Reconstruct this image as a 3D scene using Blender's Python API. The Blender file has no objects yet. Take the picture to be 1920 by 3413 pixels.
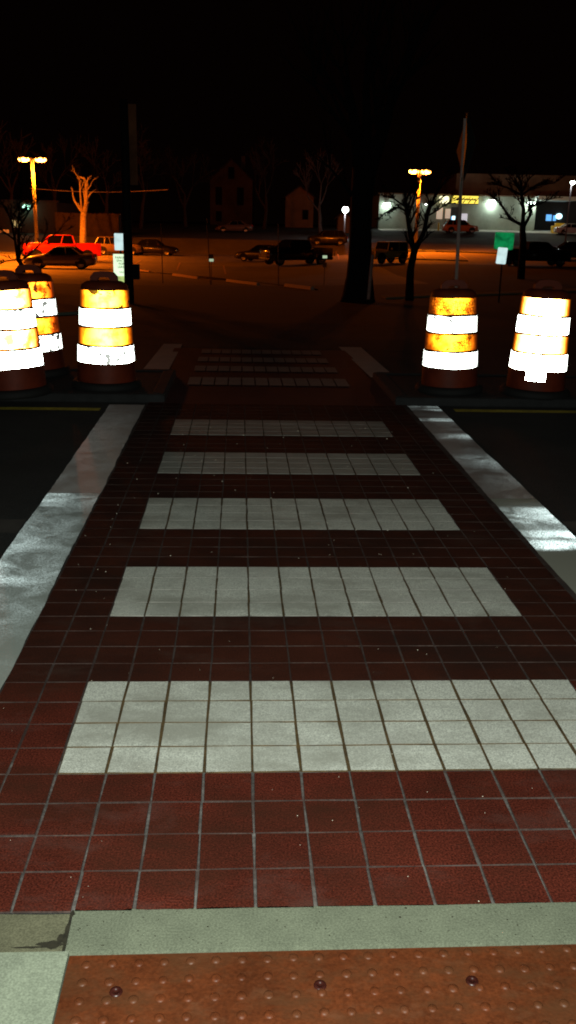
import bpy, bmesh, math, random
from mathutils import Vector, Matrix
from math import sin, cos, pi, radians as R
random.seed(7)
C = bpy.data.collections.new("scene_objects"); bpy.context.scene.collection.children.link(C)
sc = bpy.context.scene
# ------------------------------------------------------------------ camera numbers (metres, world Y = straight ahead)
T = 0.1524                      # one stamped tile
F, PIT, YAW, ROL = 3097.5, 0.299897, 0.0552412, 0.02174
CU, CV, H = 3.68864, -16.739, 10.8124*T
def uv(u, v, z=0.0):            # tile grid of the crossing -> world
    x = (u-CU)*T; y = (v-CV)*T
    return Vector((x*cos(YAW)-y*sin(YAW), x*sin(YAW)+y*cos(YAW), z))
def ray(px, py):
    a0, b0 = px-960, py-1706.5
    a = a0*cos(ROL)+b0*sin(ROL); b = -a0*sin(ROL)+b0*cos(ROL)
    return Vector((a/F, cos(PIT)-b/F*sin(PIT), -sin(PIT)-b/F*cos(PIT)))
def at(px, py, Y):              # surveyed point at distance Y
    d = ray(px, py); d = d*(Y/d.y); return Vector((d.x, d.y, H+d.z))
def ss(a, b, t):
    t = max(0., min(1., (t-a)/(b-a))); return t*t*(3-2*t)
def lin(pts, t):
    for (a, za), (b, zb) in zip(pts, pts[1:]):
        if t <= b: return za+(zb-za)*max(0., (t-a))/(b-a)
    return pts[-1][1]
LP = [(13, 0), (55, -1.5), (100, -1.5), (104, 0.0), (150, 1.4), (900, 2.0)]
RP = [(13, 0), (55, -.85), (74, -.85), (85, -.4), (124, .44), (132, 1.2), (146, 1.65), (900, 2.0)]
def gz(x, y):
    k = ss(-6, 12, x) if y < 90 else ss(0, 22, x)
    return lin(LP, y)*(1-k)+lin(RP, y)*k
def hit(px, py):                # where a line of sight meets the ground
    d = ray(px, py); t = 1.0
    while t < 400:
        p = d*t; z = H+p.z
        if z < gz(p.x, p.y): break
        t += .1
    return Vector((p.x, p.y, gz(p.x, p.y)))
def on(px, Y, dz=0.0):          # ground point at distance Y in a direction
    p = at(px, 760, Y)
    for py in range(720, 1500, 2):
        p = at(px, py, Y)
        if p.z < gz(p.x, Y): break
    return Vector((p.x, Y, gz(p.x, Y)+dz))
# ------------------------------------------------------------------ materials
def nmat(name):
    m = bpy.data.materials.new(name); m.use_nodes = True
    nt = m.node_tree; b = nt.nodes.get('Principled BSDF'); return m, nt, b
def ND(nt, t, **kw):
    n = nt.nodes.new(t)
    for k, v in kw.items():
        if k in n.inputs: n.inputs[k].default_value = v
        else: setattr(n, k, v)
    return n
def mat(name, col, rough=.6, metal=0., var=.25, scale=6., bump=0., bscale=60., spec=.5, coat=0., speck=0., spscale=90.):
    m, nt, b = nmat(name); L = nt.links
    b.inputs['Roughness'].default_value = rough; b.inputs['Metallic'].default_value = metal
    b.inputs['Specular IOR Level'].default_value = spec; b.inputs['Coat Weight'].default_value = coat
    tc = ND(nt, 'ShaderNodeTexCoord'); out = None
    n = ND(nt, 'ShaderNodeTexNoise', Scale=scale, Detail=6., Roughness=.65); L.new(tc.outputs['Object'], n.inputs['Vector'])
    r = ND(nt, 'ShaderNodeMapRange'); r.inputs[1].default_value = .3; r.inputs[2].default_value = .7
    r.inputs[3].default_value = 1-var; r.inputs[4].default_value = 1+var; L.new(n.outputs[0], r.inputs[0])
    mx = ND(nt, 'ShaderNodeMix', data_type='RGBA', blend_type='MULTIPLY'); mx.inputs[0].default_value = 1
    mx.inputs[6].default_value = (*col, 1); L.new(r.outputs[0], mx.inputs[7]); out = mx.outputs[2]
    if speck:
        s = ND(nt, 'ShaderNodeTexNoise', Scale=spscale, Detail=3.); L.new(tc.outputs['Object'], s.inputs['Vector'])
        q = ND(nt, 'ShaderNodeMapRange'); q.inputs[1].default_value = .35; q.inputs[2].default_value = .66
        q.inputs[3].default_value = 1-speck; q.inputs[4].default_value = 1+speck; L.new(s.outputs[0], q.inputs[0])
        m2 = ND(nt, 'ShaderNodeMix', data_type='RGBA', blend_type='MULTIPLY'); m2.inputs[0].default_value = 1
        L.new(out, m2.inputs[6]); L.new(q.outputs[0], m2.inputs[7]); out = m2.outputs[2]
    L.new(out, b.inputs['Base Color'])
    if bump:
        bn = ND(nt, 'ShaderNodeTexNoise', Scale=bscale, Detail=4.); L.new(tc.outputs['Object'], bn.inputs['Vector'])
        bp = ND(nt, 'ShaderNodeBump', Strength=bump, Distance=.01); L.new(bn.outputs[0], bp.inputs['Height']); L.new(bp.outputs[0], b.inputs['Normal'])
    return m
def emit(name, col, st):
    m, nt, b = nmat(name); b.inputs['Base Color'].default_value = (*col, 1)
    b.inputs['Emission Color'].default_value = (*col, 1); b.inputs['Emission Strength'].default_value = st; return m
def retro(name, col, rough=.26, base=(.5, .5, .5), wear=.3, wscale=9., cracks=0., fall=1.2, seed=0., extra=None, tears=0., edge=None):
    """retroreflective sheeting: glossy lobe aimed back along the incoming direction, worn in patches"""
    m, nt, b = nmat(name); L = nt.links
    b.inputs['Base Color'].default_value = (*base, 1); b.inputs['Roughness'].default_value = .45
    geo = ND(nt, 'ShaderNodeNewGeometry'); tc = ND(nt, 'ShaderNodeTexCoord')
    mp = ND(nt, 'ShaderNodeMapping'); mp.inputs['Location'].default_value = (seed*3.1, seed*1.7, seed); L.new(tc.outputs['Object'], mp.inputs[0])
    g = ND(nt, 'ShaderNodeBsdfAnisotropic', distribution='GGX'); g.inputs['Roughness'].default_value = rough
    L.new(geo.outputs['Incoming'], g.inputs['Normal'])
    dt = ND(nt, 'ShaderNodeVectorMath', operation='DOT_PRODUCT'); L.new(geo.outputs['Incoming'], dt.inputs[0]); L.new(geo.outputs['Normal'], dt.inputs[1])
    ab = ND(nt, 'ShaderNodeMath', operation='ABSOLUTE'); L.new(dt.outputs['Value'], ab.inputs[0])
    pw = ND(nt, 'ShaderNodeMath', operation='POWER'); pw.inputs[1].default_value = fall; L.new(ab.outputs[0], pw.inputs[0])
    n = ND(nt, 'ShaderNodeTexNoise', Scale=wscale, Detail=5., Roughness=.6); L.new(mp.outputs[0], n.inputs['Vector'])
    r = ND(nt, 'ShaderNodeMapRange'); r.inputs[1].default_value = .36; r.inputs[2].default_value = .56
    r.inputs[3].default_value = 1-wear; r.inputs[4].default_value = 1.; L.new(n.outputs[0], r.inputs[0])
    mu = ND(nt, 'ShaderNodeMath', operation='MULTIPLY'); L.new(pw.outputs[0], mu.inputs[0]); L.new(r.outputs[0], mu.inputs[1]); o = mu.outputs[0]
    if cracks:
        v = ND(nt, 'ShaderNodeTexVoronoi', feature='DISTANCE_TO_EDGE', Scale=cracks)
        w = ND(nt, 'ShaderNodeMix', data_type='RGBA'); w.inputs[0].default_value = .06
        L.new(mp.outputs[0], w.inputs[6]); L.new(n.outputs[1], w.inputs[7]); L.new(w.outputs[2], v.inputs['Vector'])
        c = ND(nt, 'ShaderNodeMapRange'); c.inputs[1].default_value = .04; c.inputs[2].default_value = .16; L.new(v.outputs['Distance'], c.inputs[0])
        n2 = ND(nt, 'ShaderNodeTexNoise', Scale=4.5, Detail=1.); L.new(mp.outputs[0], n2.inputs['Vector'])
        c2 = ND(nt, 'ShaderNodeMapRange'); c2.inputs[1].default_value = .5; c2.inputs[2].default_value = .56; L.new(n2.outputs[0], c2.inputs[0])
        c3 = ND(nt, 'ShaderNodeMath', operation='MAXIMUM'); L.new(c.outputs[0], c3.inputs[0])
        inv = ND(nt, 'ShaderNodeMath', operation='SUBTRACT'); inv.inputs[0].default_value = 1.; L.new(c2.outputs[0], inv.inputs[1]); L.new(inv.outputs[0], c3.inputs[1])
        m3 = ND(nt, 'ShaderNodeMath', operation='MULTIPLY'); L.new(o, m3.inputs[0]); L.new(c3.outputs[0], m3.inputs[1]); o = m3.outputs[0]
    if tears:
        n4 = ND(nt, 'ShaderNodeTexNoise', Scale=7.5, Detail=4., Roughness=.55, Distortion=.4); L.new(mp.outputs[0], n4.inputs['Vector'])
        t4 = ND(nt, 'ShaderNodeMapRange'); t4.inputs[1].default_value = tears; t4.inputs[2].default_value = tears+.012; t4.inputs[3].default_value = 1.; t4.inputs[4].default_value = .02; L.new(n4.outputs[0], t4.inputs[0])
        m5 = ND(nt, 'ShaderNodeMath', operation='MULTIPLY'); L.new(o, m5.inputs[0]); L.new(t4.outputs[0], m5.inputs[1]); o = m5.outputs[0]
    if extra: o = extra(nt, tc, o)
    cm = ND(nt, 'ShaderNodeMix', data_type='RGBA', blend_type='MULTIPLY'); cm.inputs[0].default_value = 1; cm.inputs[6].default_value = (*col, 1); L.new(o, cm.inputs[7])
    if edge:
        e1 = ND(nt, 'ShaderNodeMapRange'); e1.inputs[1].default_value = .35; e1.inputs[2].default_value = .98; L.new(ab.outputs[0], e1.inputs[0])
        e3 = ND(nt, 'ShaderNodeMath', operation='MULTIPLY'); L.new(e1.outputs[0], e3.inputs[0]); L.new(r.outputs[0], e3.inputs[1])
        e2 = ND(nt, 'ShaderNodeMix', data_type='RGBA'); e2.inputs[6].default_value = (*edge, 1); e2.inputs[7].default_value = (*col, 1); L.new(e3.outputs[0], e2.inputs[0]); L.new(e2.outputs[2], cm.inputs[6])
    L.new(cm.outputs[2], g.inputs['Color'])
    ad = ND(nt, 'ShaderNodeAddShader'); L.new(b.outputs[0], ad.inputs[0]); L.new(g.outputs[0], ad.inputs[1])
    L.new(ad.outputs[0], nt.nodes['Material Output'].inputs['Surface'])
    return m
M = {}
M['asphalt'] = mat('asphalt', (.030, .029, .027), .85, var=.35, scale=1.3, bump=.6, bscale=70, speck=.5, spscale=140)
M['lot'] = mat('lot_asphalt', (.16, .145, .13), .8, var=.25, scale=.35, bump=.3, bscale=20, speck=.2)
M['verge_dim'] = mat('old_asphalt_dimmed', (.026, .021, .018), .9, var=.3, scale=.5, bump=.4, bscale=20, speck=.3)
M['red'] = mat('red_coating', (.102, .019, .0105), .85, spec=.12, var=.3, scale=2.6, bump=.2, bscale=240, speck=.6, spscale=180)
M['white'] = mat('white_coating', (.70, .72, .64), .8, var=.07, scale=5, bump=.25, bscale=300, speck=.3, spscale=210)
M['white_b'] = mat('white_coating_dimmed', (.46, .45, .40), .7, var=.12, scale=4, bump=.5, bscale=200, speck=.15, spscale=200)  # darker whites for the far stripes, the falling light put into their colour
M['white_c'] = mat('white_coating_dimmer', (.36, .33, .29), .7, var=.16, scale=4, bump=.5, bscale=200, speck=.15, spscale=200)
M['groove_grey'] = mat('groove_side', (.30, .29, .26), .9, var=.5, scale=9)
def grime(m, dark, pale, s1=1.1, s2=2.3):
    nt = m.node_tree; L = nt.links; b = nt.nodes['Principled BSDF']; src = b.inputs['Base Color'].links[0].from_socket
    tc = ND(nt, 'ShaderNodeTexCoord')
    for col, sc_, lo, hi, amt, sd in ((dark, s1, .46, .62, .8, 0), (pale, s2, .54, .70, .7, 7.3)):
        mp = ND(nt, 'ShaderNodeMapping'); mp.inputs['Location'].default_value = (sd, sd*2, 0); mp.inputs['Scale'].default_value = (.8, 1.5, 1); L.new(tc.outputs['Object'], mp.inputs[0])
        n = ND(nt, 'ShaderNodeTexNoise', Scale=sc_, Detail=8., Roughness=.7); L.new(mp.outputs[0], n.inputs['Vector'])
        r = ND(nt, 'ShaderNodeMapRange'); r.inputs[1].default_value = lo; r.inputs[2].default_value = hi; r.inputs[4].default_value = amt; L.new(n.outputs[0], r.inputs[0])
        x = ND(nt, 'ShaderNodeMix', data_type='RGBA'); x.inputs[7].default_value = (*col, 1); L.new(r.outputs[0], x.inputs[0]); L.new(src, x.inputs[6]); src = x.outputs[2]
    L.new(src, b.inputs['Base Color'])
M['mortar'] = mat('groove_grey', (.135, .125, .118), .9, var=.6, scale=7, speck=.3)
M['mortar_dark'] = mat('groove_dark', (.062, .042, .036), .9, var=.7, scale=6, speck=.3)  # darker joint tone, used beyond the first tile rows and on tile sides
grime(M['red'], (.052, .017, .009), (.115, .048, .038)); grime(M['mortar'], (.06, .025, .018), (.2, .2, .19), 3., 4.); grime(M['mortar_dark'], (.04, .015, .011), (.10, .08, .075), 2., 4.)
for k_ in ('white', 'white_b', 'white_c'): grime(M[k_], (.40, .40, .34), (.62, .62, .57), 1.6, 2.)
M['groove'] = mat('groove_dirt', (.10, .062, .022), .9, var=.6, scale=16)
M['concrete'] = mat('concrete', (.195, .215, .153), .9, var=.14, scale=9, bump=.16, bscale=260, speck=.22, spscale=190, spec=.2)
M['concrete_old'] = mat('stained_concrete', (.155, .15, .095), .9, var=.22, scale=6, bump=.16, bscale=260, speck=.24, spscale=190, spec=.2)
M['concrete_pale'] = mat('pale_concrete', (.285, .32, .24), .9, var=.14, scale=9, bump=.16, bscale=260, speck=.2, spscale=190, spec=.2)
M['kerb'] = mat('kerb_concrete', (.06, .055, .05), .85, var=.3, scale=4, bump=.4)
M['median_kerb'] = mat('median_kerb', (.022, .023, .024), .9, var=.4, scale=5, bump=.4)
M['pad'] = mat('pad_plastic', (.130, .033, .010), .5, spec=.35, var=.30, scale=5., bump=.15, bscale=90, speck=.2, spscale=120)
M['pad_dark'] = mat('pad_fastener', (.045, .010, .007), .35, var=.3, scale=40)
grime(M['pad'], (.105, .040, .016), (.155, .058, .026), 7., 14.)
M['dirt'] = mat('dirt', (.030, .026, .014), .95, var=.6, scale=40)
M['soil'] = mat('soil', (.012, .012, .012), .95, var=.5, scale=9, bump=1., bscale=30)
M['yellow'] = mat('yellow_paint', (.62, .50, .05), .7, var=.35, scale=6, speck=.3)
M['grit'] = retro('grit', (.5, .45, .35), .6, base=(.7, .66, .55), wear=.0)
M['drum'] = mat('orange_plastic', (.145, .021, .007), .6, var=.35, scale=5, spec=.25)
M['rubber'] = mat('rubber', (.008, .008, .008), .8, var=.2)
M['pole'] = mat('dark_pole', (.012, .009, .008), .85, var=.4, scale=8)
M['wood'] = mat('stake_wood', (.65, .36, .3), .85, var=.3, scale=12)
M['banner'] = mat('banner_cloth', (.36, .14, .06), .9, var=.4, scale=2)
M['galv'] = mat('galvanised', (.62, .48, .44), .6, metal=.0, var=.2, scale=10)
M['galv_dim'] = mat('weathered_steel', (.1, .09, .09), .6, metal=.2, var=.2, scale=10)
M['lamp_post'] = mat('lamp_post_paint', (.24, .23, .2), .6, var=.15)
M['lamp_case'] = mat('lamp_case', (.18, .16, .13), .6)
M['sodium'] = emit('sodium_lens', (1., .36, .05), 24)
M['cool'] = emit('cool_lens', (.86, 1., .93), 16)
M['green_l'] = emit('greenish_lens', (.45, 1., .72), 6)
M['bark'] = mat('bark', (.05, .035, .028), .95, var=.4, scale=9, bump=.8, bscale=25)
M['bark_pale'] = mat('pale_bark', (.5, .42, .3), .95, var=.45, scale=5, bump=.8, bscale=14)
M['bark_dark'] = mat('dark_bark', (.009, .006, .006), .98, var=.3, scale=6, bump=.8, bscale=20)
M['glass'] = mat('car_glass', (.006, .006, .007), .12, var=.1, spec=.3)
M['tyre'] = mat('tyre', (.015, .015, .015), .85)
M['rim'] = mat('rim', (.4, .38, .35), .35, metal=.7)
M['hl'] = mat('headlight_glass', (.7, .7, .68), .12, metal=.4)
M['tl'] = mat('taillight', (.45, .02, .02), .2)
M['chrome'] = mat('trim', (.05, .05, .05), .4, metal=.3)
def paint(n, c, r=.3, met=.0): 
    M[n] = mat(n, c, r, metal=met, var=.04, coat=.6); return M[n]
paint('paint_red', (.92, .02, .02), .45); paint('paint_silver', (.12, .10, .09), .3, .2); paint('paint_black', (.008, .008, .009), .2)
paint('paint_dark', (.02, .018, .02)); paint('paint_tan', (.17, .12, .08)); paint('paint_yellowgreen', (.75, .68, .12))
paint('paint_orange', (.52, .13, .03)); paint('paint_white', (.6, .6, .58)); paint('paint_rose', (.10, .07, .065)); paint('paint_grey', (.03, .028, .028))
M['store'] = mat('store_block', (.30, .34, .28), .9, var=.3, scale=.35, spec=.1)
M['store_top'] = mat('store_parapet', (.16, .10, .06), .9, var=.3, scale=.5)
M['store_dark'] = mat('store_dark', (.03, .03, .03), .6)
M['soffit'] = mat('soffit_white', (.75, .78, .74), .7, var=.05)
M['sign_lit'] = emit('sign_yellow', (1., .78, .10), 1.3)
M['sign_pale'] = emit('sign_pale', (1., .93, .55), 1.9)
M['poster'] = emit('blue_screen', (.16, .5, 1.), 1.0)
M['poster_hot'] = emit('white_blue_screen', (.55, .9, 1.), 2.2)
M['win_lit'] = emit('lit_window', (.9, .88, 1.), .42)
M['win_warm'] = emit('lit_window_warm', (1., .80, .62), .30)
M['win_dark'] = mat('dark_window', (.006, .005, .005), .9, spec=.05)
M['siding'] = mat('house_siding', (.07, .05, .045), .9, var=.35, scale=.4)
M['siding_b'] = mat('house_plaster', (.2, .12, .06), .9, var=.3, scale=.5)
M['roof'] = mat('shingle', (.03, .02, .02), .95)
M['fence'] = mat('fence_boards', (.085, .06, .045), .9, var=.4, scale=2)
M['black'] = mat('black_paint', (.004, .004, .004), .9)
M['letters'] = mat('sign_letters', (.004, .006, .004), .9)
# ------------------------------------------------------------------ object helpers
def setp(o, label=None, cat=None, group=None, kind=None):
    if label: o['label'] = label
    if cat: o['category'] = cat
    if group: o['group'] = group
    if kind: o['kind'] = kind
    return o
def obj(name, bm, m, parent=None, smooth=False, bevel=0):
    me = bpy.data.meshes.new(name); bm.normal_update(); bm.to_mesh(me); bm.free()
    o = bpy.data.objects.new(name, me); C.objects.link(o)
    if m is not None: me.materials.append(M[m] if isinstance(m, str) else m)
    if smooth:
        for p in me.polygons: p.use_smooth = True
    if bevel:
        b = o.modifiers.new('b', 'BEVEL'); b.width = bevel; b.segments = 2; b.limit_method = 'ANGLE'; b.angle_limit = R(35)
    if parent is not None: o.parent = parent
    return o
def thing(name, loc, label, cat, rz=0, group=None, rx=0, ry=0):
    o = bpy.data.objects.new(name, None); C.objects.link(o); o.empty_display_size = .2
    o.location = loc; o.rotation_euler = (rx, ry, rz); return setp(o, label, cat, group)
def dup(root, loc=None, rz=None, label=None):
    r = root.copy(); C.objects.link(r)
    if loc is not None: r.location = loc
    if rz is not None: r.rotation_euler.z = rz
    if label: r['label'] = label
    def rec(a, b):
        for ch in list(a.children):
            if ch.get('_new'): continue
            c = ch.copy(); C.objects.link(c); c.parent = b; rec(ch, c)
    rec(root, r); return r
def box(bm, x0, x1, y0, y1, z0, z1, mtx=None):
    vs = [Vector((x, y, z)) for x in (x0, x1) for y in (y0, y1) for z in (z0, z1)]
    if mtx is not None: vs = [mtx @ v for v in vs]
    v = [bm.verts.new(p) for p in vs]
    for f in ((0, 1, 3, 2), (4, 6, 7, 5), (0, 4, 5, 1), (2, 3, 7, 6), (0, 2, 6, 4), (1, 5, 7, 3)): bm.faces.new([v[i] for i in f])
def hexa(bm, lo, hi, side=0):           # two quads of points, bottom and top
    a = [bm.verts.new(p) for p in lo]; b = [bm.verts.new(p) for p in hi]
    bm.faces.new(a[::-1]); bm.faces.new(b)
    for i in range(4): bm.faces.new((a[i], a[(i+1) % 4], b[(i+1) % 4], b[i])).material_index = side
def tube(bm, pts, rad, n=6, cap=True):
    rings = []; prev = None
    for i, p in enumerate(pts):
        p = Vector(p); q = Vector(pts[min(i+1, len(pts)-1)]) - Vector(pts[max(i-1, 0)])
        q.normalize(); a = q.orthogonal() if prev is None else (prev - q*prev.dot(q))
        if a.length < 1e-5: a = q.orthogonal()
        a.normalize(); prev = a; b = q.cross(a); r = rad[i] if hasattr(rad, '__len__') else rad
        rings.append([bm.verts.new(p+(a*cos(2*pi*k/n)+b*sin(2*pi*k/n))*r) for k in range(n)])
    for r0, r1 in zip(rings, rings[1:]):
        for k in range(n): bm.faces.new((r0[k], r0[(k+1) % n], r1[(k+1) % n], r1[k]))
    if cap: bm.faces.new(rings[0][::-1]); bm.faces.new(rings[-1])
def lathe(bm, prof, n=40, a0=0, a1=2*pi, c=(0, 0)):
    full = abs(a1-a0-2*pi) < 1e-6; cols = n if full else n+1; g = []
    for k in range(cols):
        a = a0+(a1-a0)*k/n
        g.append([bm.verts.new((c[0]+r*cos(a), c[1]+r*sin(a), z)) for r, z in prof])
    for k in range(n):
        A = g[k]; B = g[(k+1) % cols]
        for j in range(len(prof)-1): bm.faces.new((A[j], B[j], B[j+1], A[j+1]))
def sheet(bm, e0, e1):          # strip between two polylines
    a = [bm.verts.new(p) for p in e0]; b = [bm.verts.new(p) for p in e1]
    for i in range(len(a)-1): bm.faces.new((a[i], a[i+1], b[i+1], b[i]))
    return a, b
def slab(bm, e0, e1, t):        # the same with thickness t downwards
    dn = Vector((0, 0, -t)); a, b = sheet(bm, e0, e1)
    a2 = [bm.verts.new(v.co+dn) for v in a]; b2 = [bm.verts.new(v.co+dn) for v in b]
    for i in range(len(a)-1):
        bm.faces.new((a2[i], a2[i+1], a[i+1], a[i])); bm.faces.new((b[i], b[i+1], b2[i+1], b2[i]))
    bm.faces.new((a[0], b[0], b2[0], a2[0])); bm.faces.new((a2[-1], b2[-1], b[-1], a[-1]))
def NB(): return bmesh.new()
def jl(p, q, n, j, seed=0):     # jittered line
    rnd = random.Random(seed); out = []; w = 0
    d = (q-p); nrm = Vector((-d.y, d.x, 0)).normalized()
    for i in range(n+1):
        w = w*.7+rnd.uniform(-j, j); out.append(p+d*(i/n)+nrm*(w if 0 < i < n else 0))
    return out
# ------------------------------------------------------------------ ground
bm = NB()
xs = [-500, -300, -200, -140, -100, -80, -60, -50, -42, -36, -30, -25, -20, -15, -10, -6, -3, 0, 3, 6, 9, 12, 15, 18, 22, 26, 30, 36, 42, 50, 60, 80, 100, 140, 200, 300, 500]
ys = [-60, -20, -5, 0, 5, 10, 13, 16, 20, 25, 30, 36, 42, 48, 55, 62, 70, 74, 79, 85, 92, 100, 102, 104, 110, 116, 124, 128, 132, 138, 146, 150, 200, 300, 500, 900]
G = [[bm.verts.new((x, y, gz(x, y)-(.03 if y < 14 else 0))) for x in xs] for y in ys]
for j in range(len(ys)-1):
    for i in range(len(xs)-1): bm.faces.new((G[j][i], G[j][i+1], G[j+1][i+1], G[j+1][i]))
for f in bm.faces:
    c = f.calc_center_median()
    if c.y < 42 or c.y > 106 or (c.x > 7 and c.y < 68): f.material_index = 1  # old asphalt in front; right and far ground painted darker for missing light
o = setp(obj('ground', bm, 'lot'), kind='structure'); o.data.materials.append(M['verge_dim'])
bm = NB(); sheet(bm, [uv(-200, -3.98, -.012), uv(200, -3.98, -.012)], [uv(-200, 77, -.012), uv(200, 77, -.012)])
for Y0, Y1 in ((13.1, 16.), (16., 18.)):
    a = [Vector((x, Y0, gz(x, Y0)+.012-(.018 if Y0 < 14 else 0))) for x in (-60, -6, 0, 6, 12, 60)]
    b = [Vector((x, Y1, gz(x, Y1)+.012)) for x in (-60, -6, 0, 6, 12, 60)]
    sheet(bm, a, b)
setp(obj('road', bm, 'asphalt'), kind='structure')
# crossing: stamped tiles as real raised pavers over a grey joint bed
def tiles(bm, u0, u1, v0, v1, z, gap=.028, skip=None, rnd=random.Random(3), nu=1):
    for i in range(u0, u1):
        for j in range(v0, v1):
            if skip and skip(i, j): continue
            g = gap
            pts = []
            for (a, b) in ((i+g, j+g*.5), (i+1-g, j+g*.5), (i+1-g, j+1-g*.5), (i+g, j+1-g*.5)):
                pts.append((a+rnd.uniform(-.014, .014), b+rnd.uniform(-.014, .014)))
            lo = [uv(a, b, z-.004) for a, b in pts]
            c = (i+.5, j+.5); hi = [uv(a+(c[0]-a)*.02, b+(c[1]-b)*.02, z) for a, b in pts]
            hexa(bm, lo, hi, 1)
VS = [(0, 4), (8, 12), (16, 20), (24, 28), (32, 36)]
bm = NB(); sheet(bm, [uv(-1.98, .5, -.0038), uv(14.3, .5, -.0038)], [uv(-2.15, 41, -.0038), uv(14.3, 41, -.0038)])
setp(obj('crosswalk_bed', bm, 'mortar_dark'), kind='structure')
bm = NB(); sheet(bm, [uv(-1.98, -3.97, -.0038), uv(14.3, -3.97, -.0038)], [uv(-1.98, .5, -.0038), uv(14.3, .5, -.0038)])
setp(obj('crosswalk_bed', bm, 'mortar'), kind='structure')
M['red_b'] = mat('red_coating_dimmed', (.062, .0165, .009), .8, spec=.15, var=.3, scale=2.2, bump=.4, bscale=170, speck=.45, spscale=210); grime(M['red_b'], (.030, .013, .009), (.078, .042, .032))  # darker red puts the dimmer light of the farther rows into the colour
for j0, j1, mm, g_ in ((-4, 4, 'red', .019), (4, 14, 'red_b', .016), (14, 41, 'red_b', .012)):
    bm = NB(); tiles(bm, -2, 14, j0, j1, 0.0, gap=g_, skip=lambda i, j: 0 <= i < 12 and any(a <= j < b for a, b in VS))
    o = setp(obj('crosswalk_paving', bm, mm), kind='structure'); o.data.materials.append(M['mortar_dark'])
bm = NB(); sheet(bm, [uv(-2, 41, -.003), uv(14.3, 41, -.003)], [uv(-2.2, 68, -.003), uv(13.2, 68, -.003)])
M['red_far'] = mat('red_coating_far', (.085, .022, .016), .7, var=.3, scale=1.5)
setp(obj('crosswalk_paving_beyond_median', bm, 'red_far'), kind='structure')
for k, (a, b) in enumerate(VS):
    bm = NB(); sheet(bm, [uv(.02, a+.02, -.0012), uv(11.98, a+.02, -.0012)], [uv(.02, b-.02, -.0012), uv(11.98, b-.02, -.0012)])
    setp(obj('crosswalk_stripe_joints', bm, 'groove'), kind='structure')
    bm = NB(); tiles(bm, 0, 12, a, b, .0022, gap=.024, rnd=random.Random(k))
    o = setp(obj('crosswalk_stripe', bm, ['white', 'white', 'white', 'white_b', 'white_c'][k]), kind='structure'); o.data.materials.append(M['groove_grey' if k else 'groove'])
M['white_dull'] = mat('white_coating_dull', (.38, .28, .24), .75, var=.15, scale=5, speck=.12)  # duller, warmer white for the stripes past the median and the bay lines
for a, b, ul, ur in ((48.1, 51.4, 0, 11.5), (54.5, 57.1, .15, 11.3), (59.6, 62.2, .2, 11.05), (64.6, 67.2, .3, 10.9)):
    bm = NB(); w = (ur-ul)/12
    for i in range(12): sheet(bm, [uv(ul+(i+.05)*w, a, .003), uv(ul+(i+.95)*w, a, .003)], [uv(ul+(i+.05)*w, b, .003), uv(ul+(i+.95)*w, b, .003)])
    setp(obj('crosswalk_stripe', bm, 'white_dull'), kind='structure')
# side border lines, with beaded worn paint
def beads(regions, base, gain_rough=.55, wscale=5.):
    """glass beads left in the paint: patches along the strip (local v ranges, softness)"""
    def ex(nt, tc, o):
        L = nt.links
        sep = ND(nt, 'ShaderNodeSeparateXYZ'); L.new(tc.outputs['UV'], sep.inputs[0])
        n = ND(nt, 'ShaderNodeTexNoise', Scale=4.2, Detail=6., Roughness=.65, Distortion=.6); L.new(tc.outputs['Object'], n.inputs['Vector'])
        ad = ND(nt, 'ShaderNodeMath', operation='MULTIPLY_ADD'); L.new(n.outputs[0], ad.inputs[0]); ad.inputs[1].default_value = .030; L.new(sep.outputs['Y'], ad.inputs[2])
        cr = ND(nt, 'ShaderNodeValToRGB'); el = cr.color_ramp.elements
        while len(el) > 1: el.remove(el[-1])
        el[0].position = 0; el[0].color = (regions[0][1],)*3+(1,)
        for p, v in regions[1:]:
            e = el.new(p); e.color = (v, v, v, 1)
        L.new(ad.outputs[0], cr.inputs[0])
        gn = ND(nt, 'ShaderNodeTexNoise', Scale=150., Detail=2.); L.new(tc.outputs['Object'], gn.inputs['Vector'])
        gr = ND(nt, 'ShaderNodeMapRange'); gr.inputs[1].default_value = .38; gr.inputs[2].default_value = .66; gr.inputs[3].default_value = .2; gr.inputs[4].default_value = 1.4; L.new(gn.outputs[0], gr.inputs[0])
        p2 = ND(nt, 'ShaderNodeMapRange'); p2.inputs[1].default_value = .40; p2.inputs[2].default_value = .62; p2.inputs[3].default_value = .15; L.new(n.outputs[0], p2.inputs[0])
        # more beads survive towards the outer edge
        ue = ND(nt, 'ShaderNodeMapRange'); ue.inputs[1].default_value = 0.; ue.inputs[2].default_value = 1.; ue.inputs[3].default_value = .25; ue.inputs[4].default_value = 1.; L.new(sep.outputs['X'], ue.inputs[0])
        for x in (cr.outputs[0], gr.outputs[0], p2.outputs[0], ue.outputs[0]):
            mm = ND(nt, 'ShaderNodeMath', operation='MULTIPLY'); L.new(o, mm.inputs[0]); L.new(x, mm.inputs[1]); o = mm.outputs[0]
        return o
    return retro('beaded_paint', (.80, .93, 1.), gain_rough, base=base, wear=.0, fall=0.0, extra=ex)
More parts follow.
